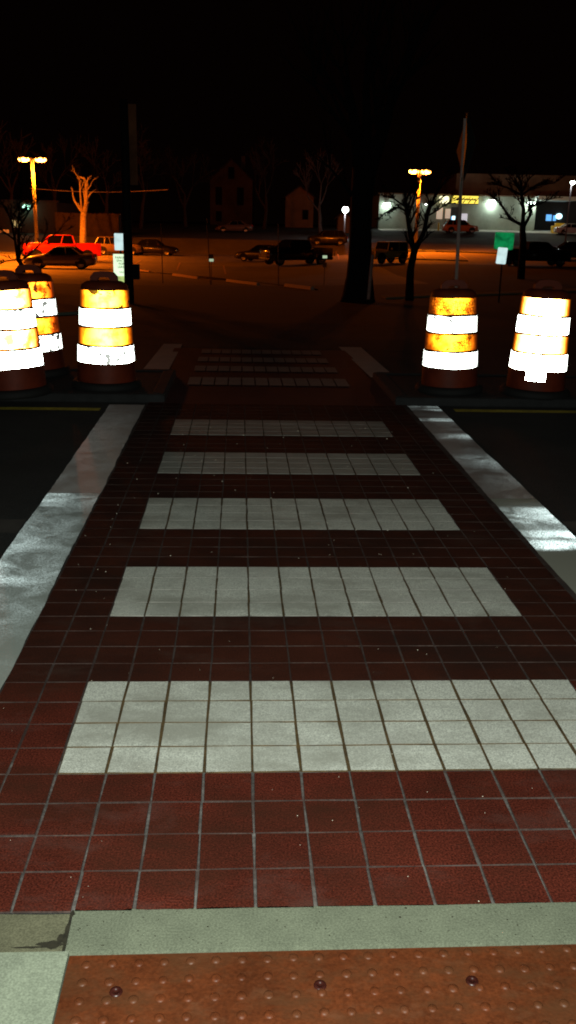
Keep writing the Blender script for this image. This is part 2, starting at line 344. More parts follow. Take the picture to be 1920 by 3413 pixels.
def strip_uv(name, m, ui0, uo0, v0, ui1, uo1, v1, z=.002, n=60, j=.02, seed=1):
    """inner/outer u at each end; UV x = 0 inner .. 1 outer, y = 0..1 along"""
    bm = NB(); a = jl(uv(ui0, v0, z), uv(ui1, v1, z), n, j*T, seed); b = jl(uv(uo0, v0, z), uv(uo1, v1, z), n, j*T, seed+5)
    if uo0 > ui0: A, B = sheet(bm, b, a); A, B = B, A
    else: A, B = sheet(bm, a, b)
    l = bm.loops.layers.uv.new('UVMap'); ia = {v: (0, i/n) for i, v in enumerate(A)}; ia.update({v: (1, i/n) for i, v in enumerate(B)})
    for f in bm.faces:
        for lp in f.loops: lp[l].uv = ia[lp.vert]
        if f.normal.z < 0: f.normal_flip()
    return setp(obj(name, bm, m), kind='structure')
# v-range -4..20.5 beaded (left), 20.5..40.2 plain
strip_uv('crosswalk_border_line', beads([(0, .0), (.22, .02), (.50, .22), (.62, .65), (.80, .45), (.93, .25), (.975, .9), (1., .9)], (.40, .44, .40)), -1.98, -4.25, -3.9, -2.05, -4.2, 20.6, seed=2)
strip_uv('crosswalk_border_line', beads([(0, .06), (.5, .10), (1., .06)], (.60, .52, .48)), -2.05, -4.2, 20.62, -2.15, -4.3, 40.3, seed=4)
strip_uv('crosswalk_border_line', beads([(0, .0), (.72, .0), (.745, .02), (.76, 2.4), (.83, 2.2), (.845, .5), (.87, .5), (.90, 1.5), (.955, 1.1), (.97, .1), (1., .0)], (.42, .43, .36), .5), 14.15, 16.0, -3.9, 14.2, 16.15, 20.2, seed=6)
strip_uv('crosswalk_border_line', beads([(0, .12), (.25, .15), (.35, .7), (.4, .1), (.55, .1), (.6, 1.1), (.63, .1), (.78, .15), (.80, 2.2), (.825, 2.), (.83, .1), (.93, .1), (.96, 1.2), (.97, .1), (1., 1.)], (.33, .25, .22)), 14.2, 16.15, 20.22, 14.3, 16.2, 41.0, seed=8)
def quad_px(name, m, pts, z=.004, n=10, kind='structure'):
    P = [hit(*p) for p in pts]
    for p in P: p.z += z
    bm = NB(); sheet(bm, [P[0].lerp(P[3], i/n) for i in range(n+1)], [P[1].lerp(P[2], i/n) for i in range(n+1)])
    for f in bm.faces:
        f.normal_update()
        if f.normal.z < 0: f.normal_flip()
    return setp(obj(name, bm, m), kind=kind)
M['white_edge'] = mat('border_paint_far', (.66, .56, .50), .75, var=.12, scale=3)
quad_px('crosswalk_border_line', 'white_edge', [(465, 1247), (557, 1247), (608, 1150), (546, 1149)])
quad_px('crosswalk_border_line', 'white_edge', [(1236, 1259), (1315, 1259), (1203, 1160), (1128, 1157)])
# yellow lane lines
for (u0, u1, v0, v1) in ((-60, -4.7, 38.65, 39.45), (17.1, 70, 39.55, 40.4), (28.6, 70, 51.9, 52.4)):
    bm = NB(); n = 24; sheet(bm, jl(uv(u0, v0, -.008), uv(u1, v0, -.008), n, .004, 3), jl(uv(u0, v1, -.008), uv(u1, v1, -.008), n, .004, 4))
    setp(obj('yellow_line', bm, 'yellow'), kind='structure')
M['patch'] = mat('concrete_joint', (.075, .065, .055), .9, var=.4, scale=3)
for (u0, u1, v0, v1) in ((-60, -4.35, 15.6, 17.2), (16.3, 60, 16.0, 17.3)):
    bm = NB(); sheet(bm, [uv(u0, v0, -.008), uv(u1, v0, -.008)], [uv(u0, v1, -.008), uv(u1, v1, -.008)]); setp(obj('road_joint', bm, 'patch'), kind='structure')
# gutter band, pavement, tactile pad
n = 90
bm = NB(); slab(bm, [uv(16.02, -4.80), uv(60, -4.80)], [uv(16.02, -3.97), uv(60, -3.97)], .10); setp(obj('gutter', bm, 'concrete'), kind='structure')
bm = NB(); slab(bm, [uv(14.02, -9.02, .002), uv(60, -9.02, .002)], [uv(14.02, -4.84, .002), uv(60, -4.84, .002)], .10); setp(obj('pavement', bm, 'concrete_pale'), kind='structure')
bm = NB(); slab(bm, jl(uv(1.04, -4.88), uv(16, -4.80), 260, .0022, 1), jl(uv(1.02, -3.97), uv(16, -3.97), 260, .0018, 2), .10); setp(obj('gutter', bm, 'concrete'), kind='structure')
bm = NB(); slab(bm, jl(uv(-40, -4.72, -.004), uv(.98, -4.80, -.004), n, .003, 3), jl(uv(-40, -3.93, -.004), uv(.97, -4.02, -.004), n, .003, 4), .10); setp(obj('gutter', bm, 'concrete_old'), kind='structure')
bm = NB(); slab(bm, [uv(-40, -30, .002), uv(1.10, -30, .002)], [uv(-40, -4.80, .002), uv(1.10, -4.88, .002)], .10); setp(obj('pavement', bm, 'concrete_pale'), kind='structure')
bm = NB(); sheet(bm, [uv(-40, -30, -.06), uv(40, -30, -.06)], [uv(-40, -3.9, -.06), uv(40, -3.9, -.06)]); setp(obj('kerb_bed', bm, 'dirt'), kind='structure')
bm = NB(); slab(bm, [uv(1.2, -30, -.002), uv(40, -30, -.002)], [uv(1.2, -9.0, -.002), uv(40, -9., -.002)], .06); setp(obj('pavement', bm, 'concrete_pale'), kind='structure')
pad = thing('tactile_pad', uv(5.2, -7), 'brick red tactile paving pad with rows of raised domes at the near kerb', 'tactile paving')
def rel(o, par):                # keep world placement when parented to an unrotated thing
    o.parent = par; o.location = -par.location; return o
bm = NB(); slab(bm, [uv(1.13, -8.95, .004), uv(14, -8.95, .004)], [uv(1.13, -4.99, .004), uv(14, -4.93, .004)], .03)
rd = random.Random(4); SM = []
for j in range(9):
    for i in range(24):
        u = 1.42+i*.392; v = -5.17-j*.352
        if u > 12: continue
        c = uv(u+rd.uniform(-.01, .01), v+rd.uniform(-.01, .01)+.006*i, .004); r = .0118*rd.uniform(.92, 1.04); hh = rd.uniform(.65, 1.05)
        prof = [(r*1.0, 0), (r*.93, .0022), (r*.72, .0042), (r*.4, .0052), (0.0004, .0055)]
        g = []
        for k in range(14):
            a = 2*pi*k/14; g.append([bm.verts.new(c+Vector((q*cos(a), q*sin(a), z*hh))) for q, z in prof])
        for k in range(14):
            for q in range(4): bm.faces.new((g[k][q], g[(k+1) % 14][q], g[(k+1) % 14][q+1], g[k][q+1])).smooth = True
rel(obj('plate', bm, 'pad'), pad)
for (u, v) in ((1.93, -5.72), (4.93, -5.68), (7.22, -5.66)):
    bm = NB(); c = uv(u, v, .0045); lathe(bm, [(.0005, .0012), (.006, .0008), (.0065, .003), (.0135, .0035), (.015, 0)], 20)
    for q in bm.verts: q.co += c
    rel(obj('fastener', bm, 'pad_dark', smooth=True), pad)
# dirt in the broken joint, grit
bm = NB(); rd = random.Random(9)
def blob(c, rx, ry, z, k=16, sd=0):
    r2 = random.Random(sd); vs = [bm.verts.new(uv(c[0]+rx*cos(2*pi*i/k)*r2.uniform(.6, 1.25), c[1]+ry*sin(2*pi*i/k)*r2.uniform(.6, 1.25), z)) for i in range(k)]
    f = bm.faces.new(vs); f.normal_update()
    if f.normal.z < 0: f.normal_flip()
blob((.82, -4.74), .22, .09, .0035, sd=2); blob((.95, -4.62), .08, .12, .0037, sd=3); blob((1.0, -4.4), .035, .22, .0039, sd=4); blob((.45, -4.80), .3, .025, .0041, sd=5); blob((1.02, -4.08), .04, .08, .0043, sd=6)
setp(obj('joint_dirt', bm, 'dirt'), kind='stuff')
bm = NB()
for i in range(170):
    u = rd.uniform(-1.9, 13); v = rd.uniform(-4, 34)**1.0; s = rd.uniform(.0005, .0013)*(1+max(0, v)*.06); c = uv(u, v, .0045)
    bmesh.ops.create_icosphere(bm, subdivisions=1, radius=s, matrix=Matrix.Translation(c) @ Matrix.Diagonal((rd.uniform(.7, 1.6), 1, .6, 1)))
setp(obj('grit', bm, 'grit'), kind='stuff')
bm = NB()
for i in range(130):
    u = rd.uniform(1.1, 12); v = rd.uniform(-4.8, -4.0); c = uv(u, v, .0005); s = rd.uniform(.0006, .0026)*(1.3 if rd.random() > .9 else .8)
    bmesh.ops.create_icosphere(bm, subdivisions=1, radius=s, matrix=Matrix.Translation(c) @ Matrix.Diagonal((1.3, 1, .35, 1)))
setp(obj('concrete_pits', bm, 'dirt'), kind='stuff')
# ------------------------------------------------------------------ median island with cut-through
ZM = .06
for side, (ui, uo) in enumerate(((-1.0, -90), (13.6, 90))):
    s = -1 if side == 0 else 1; e = ui+s*.9
    bm = NB()
    # kerb ring: front, inner end, back
    def kb(a, b, c, d): hexa(bm, [uv(*a, -.02), uv(*b, -.02), uv(*c, -.02), uv(*d, -.02)], [uv(*a, ZM+.01), uv(*b, ZM+.01), uv(*c, ZM+.01), uv(*d, ZM+.01)])
    i0, i1 = ui, ui+s*.05
    kb((ui, 41.4), (uo, 41.4), (uo, 42.3), (e, 42.3)); kb((ui, 41.42), (e, 42.32), (e, 51.4), (ui, 52.2)); kb((e, 51.42), (uo, 51.42), (uo, 52.2), (ui, 52.22))
    bmesh.ops.recalc_face_normals(bm, faces=bm.faces)
    setp(obj('median_kerb', bm, 'median_kerb', bevel=.02), kind='structure')
    bm = NB(); sheet(bm, [uv(e, 42.2, ZM), uv(uo, 42.2, ZM)], [uv(e, 51.5, ZM), uv(uo, 51.5, ZM)])
    for f in bm.faces:
        f.normal_update()
        if f.normal.z < 0: f.normal_flip()
    setp(obj('median', bm, 'soil'), kind='structure')
# far kerb and verge
def kerb_run(name, pts, hgt=.14, w=.5, m='kerb'):
    P = [hit(*p) for p in pts]; bm = NB(); e0 = []; e1 = []
    for p in P: e0.append(p+Vector((0, 0, hgt))); e1.append(Vector((p.x, p.y+w, gz(p.x, p.y+w)+hgt)))
    slab(bm, e0, e1, hgt+.1); bmesh.ops.recalc_face_normals(bm, faces=bm.faces); return setp(obj(name, bm, m, bevel=.02), kind='structure')
kerb_run('kerb', [(-900, 1118), (-300, 1082), (0, 1064), (265, 1048)], hgt=.06, w=.25, m='concrete_pale')
kerb_run('kerb', [(1286, 998), (1420, 992), (1560, 988), (1900, 975), (2400, 955)], hgt=.05, w=1.5, m='concrete_pale')
kerb_run('kerb', [(1236, 864), (1350, 865), (1560, 872)], hgt=.1, w=.2, m='concrete')
kerb_run('kerb', [(1236, 832), (1450, 839), (1700, 848), (2300, 862)], hgt=.12, w=.25, m='concrete')
kerb_run('kerb', [(-300, 836), (0, 845), (110, 850)], hgt=.12, w=.25, m='concrete')
kerb_run('kerb', [(440, 905), (600, 917), (820, 938), (1060, 968)], hgt=.05, w=.3, m='soil')
M['store_apron'] = mat('apron_concrete', (.55, .5, .42), .8, var=.15, scale=.6)
bm = NB(); sheet(bm, [Vector((x, 132.3, gz(x, 132.3)+.03)) for x in (12, 20, 26, 36, 50, 90)], [Vector((x, 145, gz(x, 145)+.03)) for x in (12, 20, 26, 36, 50, 90)])
setp(obj('store_pavement', bm, 'store_apron'), kind='structure')
# painted bay lines
for (x0, y0, x1, y1) in ((360, 862, 300, 884), (470, 868, 430, 892), (600, 876, 590, 902), (745, 886, 752, 915), (20, 905, -60, 925), (1130, 866, 1120, 838), (1420, 862, 1400, 845), (1560, 866, 1530, 848)):
    a, b = hit(x0, y0), hit(x1, y1); d = (b-a).normalized(); nrm = Vector((-d.y, d.x, 0))*.06; N = 8; e0 = []; e1 = []
    for i in range(N+1):
        q = a.lerp(b, i/N)
        for e, sg in ((e0, -1), (e1, 1)): w_ = q+nrm*sg; e.append(Vector((w_.x, w_.y, gz(w_.x, w_.y)+.02)))
    bm = NB(); sheet(bm, e0, e1); setp(obj('parking_line', bm, 'white_dull'), kind='structure')
# wheel stops
spots = [((458, 905), (500, 909)), ((577, 918), (662, 930)), ((757, 938), (861, 952)), ((952, 955), (1042, 967))]
wl = ['leftmost, beside the utility pole', 'second from the utility pole', 'third from the utility pole', 'rightmost, nearest the big tree']
for (a, b), t in zip(spots, wl):
    A, B = hit(*a), hit(*b); d = (B-A); L = d.length; ang = math.atan2(d.y, d.x)
    bm = NB(); hexa(bm, [Vector((0, -.09, -.03)), Vector((L, -.09, -.03)), Vector((L, .09, -.03)), Vector((0, .09, -.03))], [Vector((.04, -.055, .13)), Vector((L-.04, -.055, .13)), Vector((L-.04, .055, .13)), Vector((.04, .055, .13))])
    o = obj('wheel_stop', bm, mat('stop_concrete', (.85, .62, .50), .85, var=.12), bevel=.015); o.location = A; o.rotation_euler = (0, -math.atan2(d.z, math.hypot(d.x, d.y)), ang)
    setp(o, 'concrete wheel stop at the lot edge, '+t, 'wheel stop', 'concrete wheel stops along the lot edge')
# ------------------------------------------------------------------ traffic drums
PX = F  # px per metre at 1 m
def drum(px, Y, label, k=1., tilt=(0, 0), go=.26, gw=.26, wear=.3, cracks=0., seed=0., tears=(0, 0, 0, 0), ocol=(1., .40, .05), sticker=False, rz=0.):
    p = on(px, Y); z0 = ZM
    d = at(px, 1290, Y); p = Vector((d.x, Y, z0))
    t = thing('traffic_drum', p, label, 'traffic barrel', rz, 'striped traffic barrels on the median', tilt[0], tilt[1])
    rb = lambda z: .292-.040*z      # radius by height
    bm = NB(); prof = [(rb(.05), .05), (rb(.09), .09)]
    Z = [.262, .44, .62, .80, .98]
    prof += [(rb(.262)+.003, .255)]
    for i in range(4):
        a, b = Z[i], Z[i+1]; r0 = rb(a)-.006*i; r1 = rb(b)-.006*i
        prof += [(r0, a+.004), (r1, b-.010), (r1-.005, b-.004)]
    rt = rb(.98)-.024
    prof += [(rt, .992), (rt-.012, 1.02), (rt-.055, 1.045), (rt-.10, 1.05), (.001, 1.05)]
    lathe(bm, prof, 48)
    obj('body', bm, 'drum', t, smooth=False, bevel=0)
    for q in t.children: 
        for f in q.data.polygons: f.use_smooth = True
    for i in range(4):
        a, b = Z[i]+.008, Z[i+1]-.013; r0 = rb(a)-.006*i+.003; r1 = rb(b)-.006*i+.003
        white = i % 2 == 0
        bm = NB(); rdm = random.Random(seed*10+i); n = 72; V = []
        w0 = [0.]*n
        for q in range(n):
            an = 2*pi*q/n
            eb = .0025*sin(3*an+seed+i)+rdm.uniform(-.0016, .0016); et = .002*sin(5*an+seed*2+i)+rdm.uniform(-.0016, .0016)
            V.append([bm.verts.new((r*cos(an), r*sin(an), zz)) for r, zz in ((r0, a+eb), (r0*.5+r1*.5, (a+b)/2), (r1, b+et))])
        for q in range(n):
            A, B = V[q], V[(q+1) % n]
            for s in (0, 1): bm.faces.new((A[s], B[s], B[s+1], A[s+1]))
        m = retro('white_sheeting' if white else 'orange_sheeting', (1., 1., 1.) if white else ocol, gw if white else go, base=(.6, .6, .58) if white else (.6, .12, .02), wear=wear*(.55 if white else 1.), wscale=8, cracks=cracks*(.6 if white else 1), fall=1. if white else 4., seed=seed+i, tears=tears[i], edge=None if white else (1., ocol[1]*.32, .001))
        o = obj('reflective_band', bm, m, t, smooth=True); o['label'] = 'white reflective band' if white else 'orange reflective band'
    bm = NB(); lathe(bm, [(.29, .0), (.345, .0), (.352, .02), (.35, .05), (.33, .072), (.296, .078), (.285, .06)], 40); obj('rubber_base', bm, 'rubber', t, smooth=True)
    # moulded carry handle: flat raised lug with two holes
    bm = NB(); w = .135
    outl = [(-w, 1.045), (-w*.97, 1.09), (-w*.7, 1.128), (-w*.2, 1.138), (w*.2, 1.138), (w*.7, 1.128), (w*.97, 1.09), (w, 1.045)]
    inn = [(-w*.45, 1.045), (-w*.45, 1.06), (-w*.36, 1.075), (-w*.12, 1.08), (w*.12, 1.08), (w*.36, 1.075), (w*.45, 1.06), (w*.45, 1.045)]
    for y in (-.03, .03):
        A = [bm.verts.new((x, y, z)) for x, z in outl]; B = [bm.verts.new((x, y, z)) for x, z in inn]
        for i in range(7): bm.faces.new((A[i], A[i+1], B[i+1], B[i]) if y > 0 else (B[i], B[i+1], A[i+1], A[i]))
        if y < 0: A0, B0 = A, B
    for i in range(7):
        bm.faces.new((A0[i], A0[i+1], A[i+1], A[i])); bm.faces.new((B[i], B[i+1], B0[i+1], B0[i]))
    obj('handle', bm, 'drum', t)
    if sticker:
        bm = NB(); g = []
        for i in range(5):
            an = -pi/2-.62+i*.66/4; g.append([bm.verts.new((.292*cos(an), .292*sin(an), zz)) for zz in (.175, .256)])
        for i in range(4): bm.faces.new((g[i][0], g[i+1][0], g[i+1][1], g[i][1]))
        obj('sticker', bm, retro('white_sticker', (1, 1, 1), gw, base=(.7, .7, .7), wear=.0), t)
    t.scale = (k, k, k)
    return t
YD = 9.27
drum(357, 9.25, 'orange and white striped barrel beside the left white border line, torn bottom band', k=.985, seed=1.3, go=.18, gw=.19, wear=.5, cracks=0, tears=(.61, 0, 0, .60), ocol=(1., .47, .028), tilt=(0, .01))
drum(52, 8.75, 'dazzling striped barrel cut off by the left picture edge, leaning slightly', k=1.0, seed=4.2, go=.155, gw=.17, wear=.75, cracks=0, tears=(.66, 0, .63, 0), ocol=(1., .55, .16), tilt=(0, -.05))
drum(128, 9.95, 'scuffed striped barrel half hidden behind the leftmost barrel', k=1.0, seed=7.7, go=.2, gw=.2, wear=.92, cracks=38, tears=(.56, .60, .57, .60), ocol=(1., .24, .012), tilt=(0, -.03))
drum(1496, 9.45, 'striped barrel with a crazed lower orange band, left one of the right pair', k=.97, seed=9.1, go=.22, gw=.21, wear=.75, cracks=42, tears=(.62, .66, .59, .68), ocol=(1., .38, .014), tilt=(0, -.02))
drum(1783, 9.35, 'glaring striped barrel with a white sticker under its bottom band', k=.99, seed=12.4, go=.145, gw=.15, wear=.35, cracks=0, tears=(.65, 0, 0, 0), ocol=(1., .62, .22), sticker=True, tilt=(0, .025))
# ------------------------------------------------------------------ signs and poles
def plate(w, h, r=.02, t=.004):
    bm = NB(); pts = []
    for cx, cz, a0 in ((w/2-r, h/2-r, 0), (-w/2+r, h/2-r, pi/2), (-w/2+r, -h/2+r, pi), (w/2-r, -h/2+r, 1.5*pi)):
        for k in range(4): a = a0+k*pi/6; pts.append((cx+r*cos(a), cz+r*sin(a)))
    f = [bm.verts.new((x, -t/2, z)) for x, z in pts]; b = [bm.verts.new((x, t/2, z)) for x, z in pts]
    bm.faces.new(f); bm.faces.new(b[::-1])
    for i in range(len(f)): bm.faces.new((f[(i+1) % len(f)], f[i], b[i], b[(i+1) % len(f)]))
    bmesh.ops.recalc_face_normals(bm, faces=bm.faces); return bm
def text(body, size, par, loc, m, name='lettering', sx=1.):
    cu = bpy.data.curves.new(name, 'FONT'); cu.body = body; cu.size = size; cu.align_x = 'CENTER'; cu.align_y = 'CENTER'; cu.extrude = .001; cu.offset = size*.012; cu.space_line = .95
    tmp = bpy.data.objects.new('t', cu); C.objects.link(tmp); dg = bpy.context.evaluated_depsgraph_get()
    me = bpy.data.meshes.new_from_object(tmp.evaluated_get(dg)); bpy.data.objects.remove(tmp)
    o = bpy.data.objects.new(name, me); C.objects.link(o); me.materials.clear(); me.materials.append(M[m]); o.parent = par
    o.location = loc; o.rotation_euler = (pi/2, 0, 0); o.scale = (sx, 1, 1); return o
def pole_bm(h, r, r2=None, n=10, z0=-.3):
    bm = NB(); tube(bm, [(0, 0, z0), (0, 0, h*.5), (0, 0, h)], [r, (r+(r2 or r))/2, r2 or r], n); return bm
# utility pole
p = on(432, 25)
t = thing('utility_pole', p, 'black utility pole rising behind the barrel at the left border line', 'pole')
obj('shaft', pole_bm(4.95, .125, .105, 14), 'pole', t, smooth=True)
bm = NB(); box(bm, .10, .28, -.10, .10, .62, 1.0); obj('meter_box', bm, 'pole', t, bevel=.015)
bm = NB(); box(bm, .085, .30, -.012, .012, 2.95, 4.85); obj('banner', bm, 'banner', t)
for zz in (4.86, 2.93): bm = NB(); tube(bm, [(.05, 0, zz), (.34, 0, zz)], .012, 6); obj('bracket', bm, 'pole', t)
# parking signs behind the pole
p = on(407, 27)
t = thing('parking_sign', p, 'post with white parking plates half hidden by the utility pole', 'sign')
obj('post', pole_bm(2.3, .025), 'galv_dim', t)
M['retro_white'] = retro('sign_white', (.72, .9, 1.), .25, base=(.5, .5, .5), wear=.25, wscale=6, fall=0)
M['retro_mint'] = retro('sign_mint', (.82, 1., .72), .235, base=(.5, .5, .5), wear=.1, wscale=6, fall=0)
M['retro_green'] = retro('sign_green', (.005, .32, .10), .27, base=(.01, .12, .05), wear=.75, wscale=5, cracks=0, fall=0)
def zat(py, px, Y): return at(px, py, Y).z
z1 = (zat(780, 400, 27)+zat(832, 400, 27))/2-p.z; z2 = (zat(850, 400, 27)+zat(917, 400, 27))/2-p.z; z3 = (zat(920, 400, 27)+zat(945, 400, 27))/2-p.z
b = obj('plate', plate(.36, .455), 'retro_white', t); b.location = (.02, -.03, z1); b['label'] = 'blank white upper plate'
b = obj('plate', plate(.455, .60), 'retro_mint', t); b.location = (.02, -.03, z2); b['label'] = 'pale lettered plate'
text('PARKING\nSPACES\nFOR\nLEASE', .088, b, (0, -.004, .075), 'letters', sx=.95); text('CALL', .06, b, (0, -.004, -.19), 'letters')
bm = NB(); tube(bm, [(x*.001, 0, 0) for x in (0, 1)], .01); bm.free()
bm = NB()
pr = [(-.2, .1), (.2, .1), (.2, .0), (.14, -.1), (.02, -.12), (-.04, -.06), (-.16, .0)]
f = [bm.verts.new((x, -.002, z)) for x, z in pr]; bb = [bm.verts.new((x, .002, z)) for x, z in pr]; bm.faces.new(f); bm.faces.new(bb[::-1])
for i in range(7): bm.faces.new((f[(i+1) % 7], f[i], bb[i], bb[(i+1) % 7]))
bmesh.ops.recalc_face_normals(bm, faces=bm.faces)
b = obj('plate', bm, retro('sign_lime', (.8, 1., .35), .27, wear=.5, wscale=12, fall=0), t); b.location = (.03, -.03, z3); b['label'] = 'small yellow green tag'
# green and white signs on the right
p = on(1662, 27)
t = thing('street_sign', p, 'green square sign above a tilted white plate on a dark post, right of the crossing', 'sign')
obj('post', pole_bm(1.9, .022), 'pole', t)
zg = zat(803, 1662, 27)-p.z; zw = zat(852, 1659, 27)-p.z
b = obj('plate', plate(.535, .46, .03), 'retro_green', t); b.location = (0, -.03, zg); b.rotation_euler = (0, .03, 0); b['label'] = 'green plate'
b = obj('plate', plate(.275, .445, .03), 'retro_white', t); b.location = (-.035, -.05, zw); b.rotation_euler = (0, .07, 0); b['label'] = 'white plate'
# crossing sign assembly seen nearly edge-on
p = on(1519, 17)
t = thing('crossing_sign', p, 'tall leaning pedestrian crossing sign seen almost edge-on behind the right barrels', 'sign', 0)
X = lambda px, py: at(px, py, 17)-p
M['sign_back'] = mat('sign_back', (.045, .045, .038), .7, metal=.0, var=.2)
M['sign_yg'] = mat('fluorescent_yellow_green', (.07, .13, .012), .5, var=.2)
bm = NB(); tube(bm, [X(1519, 1150), X(1521, 935), X(1535, 650), X(1551, 395)], .030, 8); obj('post', bm, 'galv', t)
def edge_plate(name, cpx, cpy, half_w, half_h, dia, ang, m, lab):
    bm = NB(); s = [(-half_w, 0), (0, -half_h), (half_w, 0), (0, half_h)] if dia else [(-half_w, -half_h), (half_w, -half_h), (half_w, half_h), (-half_w, half_h)]
    f = [bm.verts.new((x, -.003, z)) for x, z in s]; g = [bm.verts.new((x, .003, z)) for x, z in s]; bm.faces.new(f); bm.faces.new(g[::-1])
    for i in range(4): bm.faces.new((f[(i+1) % 4], f[i], g[i], g[(i+1) % 4]))
    bmesh.ops.recalc_face_normals(bm, faces=bm.faces)
    o = obj(name, bm, m, t); o.location = X(cpx, cpy); o.rotation_euler = (0, R(3), ang); o['label'] = lab; return o
edge_plate('plate', 1548, 490, .54, .55, True, R(84), 'sign_yg', 'diamond plate')
edge_plate('plate', 1553, 490, .54, .55, True, R(97), 'sign_back', 'back of the second diamond plate')
edge_plate('plate', 1537, 628, .30, .155, False, R(79), 'sign_yg', 'arrow plate below')
# wooden stake beside big tree
A, B = at(1228, 985, 26), at(1242, 850, 26)
t = obj('wooden_stake', (lambda bm: (tube(bm, [(0, 0, -.1), tuple((B-A)*.5), tuple(B-A)], [.05, .048, .045], 6), bm)[1])(NB()), 'wood'); t.location = A
setp(t, 'leaning pale wooden stake at the foot of the big dark tree', 'stake')
# thin posts and little space markers in the lot
def thin_post(px, y0, y1, Y, label):
    A = on(px[1], Y); B = at(px[0], y0, Y); bm = NB(); tube(bm, [(0, 0, -.1), tuple(B-A)], .022, 6); o = obj('marker_post', bm, 'galv_dim'); o.location = A
    setp(o, label, 'post', 'thin marker posts in the parking lot')
thin_post((690, 702), 726, 870, 44, 'thin grey post behind the little white and orange marker')
thin_post((928, 928), 745, 930, 42, 'thin grey post in front of the black pickup')
thin_post((537, 543), 745, 900, 46, 'thin grey post in front of the dark sedan')
def marker(px, py, Y, up, label):
    A = on(px, Y); t = thing('space_marker', A, label, 'marker', 0, 'little parking space markers')
    zc = at(px, py, Y).z-A.z; obj('post', pole_bm(zc+.1, .015, n=6), 'galv_dim', t)
    b = obj('plate', plate(.2, .12, .01), 'retro_mint', t); b.location = (0, -.02, zc); b['label'] = 'white plate'
    b = obj('plate', plate(.17, .2, .01), mat('faded_orange', (.55, .16, .05), .8), t); b.location = (0, -.018, zc+(.17 if up else -.34)); b['label'] = 'faded orange plate'
marker(705, 867, 44, True, 'small white marker plate below an orange one, left of the black pickup')
marker(1080, 856, 42, False, 'small white marker plate above an orange one, left of the big tree')
# small plate at far left on a post
A = on(66, 60); t = thing('lot_sign', A, 'small cream plate on a thin post at the far left', 'sign'); zc = at(66, 746, 60).z-A.z
obj('post', pole_bm(zc+.2, .03), 'pole', t); b = obj('plate', plate(.52, .42), retro('sign_cream', (1., .7, .3), .2, base=(.75, .5, .22), wear=.2, fall=0), t); b.location = (0, -.05, zc)
# ------------------------------------------------------------------ lamps
def add_light(loc, col, W, size=.25, typ='POINT', rot=None, spot=None, name='lamp_light', par=None):
    l = bpy.data.lights.new(name, typ); l.color = col; l.energy = W
    if typ == 'AREA': l.shape = 'DISK'; l.size = size
    else: l.shadow_soft_size = size
    if typ == 'SPOT': l.spot_size = spot; l.spot_blend = .8
    o = bpy.data.objects.new(name, l); C.objects.link(o); o.location = loc
    if rot: o.rotation_euler = rot
    if par is not None: o.parent = par
    return o
SOD = (1., .165, .004)
def parking_lamp(px, Y, pytop, label, W, dx=.78, rz=0., cone=146, pf=.16):
    A = on(px, Y); top = at(px, pytop, Y).z-A.z
    t = thing('parking_lamp', A, label, 'street lamp', rz, 'twin headed sodium parking lot lamps')
    obj('post', pole_bm(top-.05, .17, .12, 12), 'lamp_post', t, smooth=True)
    bm = NB(); tube(bm, [(-dx, 0, top+.02), (dx, 0, top+.02)], .045, 8); obj('arm', bm, 'lamp_case', t)
    for s in (-1, 1):
        bm = NB()
        for i in range(1): hexa(bm, [Vector((s*dx-.38, -.2, top-.02)), Vector((s*dx+.38, -.2, top-.02)), Vector((s*dx+.38, .2, top-.02)), Vector((s*dx-.38, .2, top-.02))], [Vector((s*dx-.28, -.12, top+.13)), Vector((s*dx+.28, -.12, top+.13)), Vector((s*dx+.28, .12, top+.13)), Vector((s*dx-.28, .12, top+.13))])
        h = obj('lamp_head', bm, 'lamp_case', t, bevel=.02)
        bm = NB(); bmesh.ops.create_uvsphere(bm, u_segments=20, v_segments=10, radius=1, matrix=Matrix.Translation((s*dx, 0, top-.06)) @ Matrix.Diagonal((.50, .22, .20, 1)))
        for f in bm.faces: f.normal_update()
        obj('lens', bm, 'sodium', h, smooth=True)
        add_light((s*dx, 0, top-.42), SOD, W*pf, .2, 'POINT', par=t); add_light((s*dx, 0, top-.45), SOD, W*.7, .2, 'SPOT', spot=R(cone), par=t)
    return t
parking_lamp(126, 85, 530, 'twin headed sodium lamp on a tall post behind the red pickup', 17000, .72)
parking_lamp(1384, 88, 570, 'twin headed sodium lamp behind the right bare tree', 8500, .55, rz=.25)
parking_lamp(-75, 67, 475, 'twin headed sodium lamp standing just outside the left picture edge', 16000, .7, cone=146, pf=.12)
def single_lamp(px, py, Y, label, W, col, m, r=.22):
    A = on(px, Y); z = at(px, py, Y).z-A.z; t = thing('area_lamp', A, label, 'street lamp')
    obj('post', pole_bm(z+.2, .09, .07), 'galv_dim', t); bm = NB(); tube(bm, [(0, 0, z+.2), (0, -.5, z+.28)], .035); obj('arm', bm, 'galv_dim', t)
    bm = NB(); lathe(bm, [(.001, z+.36), (.16, z+.33), (.26, z+.2), (.25, z+.12)], 16, c=(0, -.5)); h = obj('lamp_head', bm, 'lamp_case', t)
    bm = NB(); bmesh.ops.create_uvsphere(bm, u_segments=16, v_segments=8, radius=r, matrix=Matrix.Translation((0, -.5, z))); obj('lens', bm, m, h, smooth=True)
    add_light((0, -.5, z-.5), col, W, .2, par=t); return t
single_lamp(1147, 699, 112, 'white lamp on a post left of the big dark tree', 220, (.9, .95, 1.), 'cool', .36)
single_lamp(1884, 608, 118, 'small white lamp high on a dark post near the right picture edge', 120, (.9, .95, 1.), 'cool', .27)
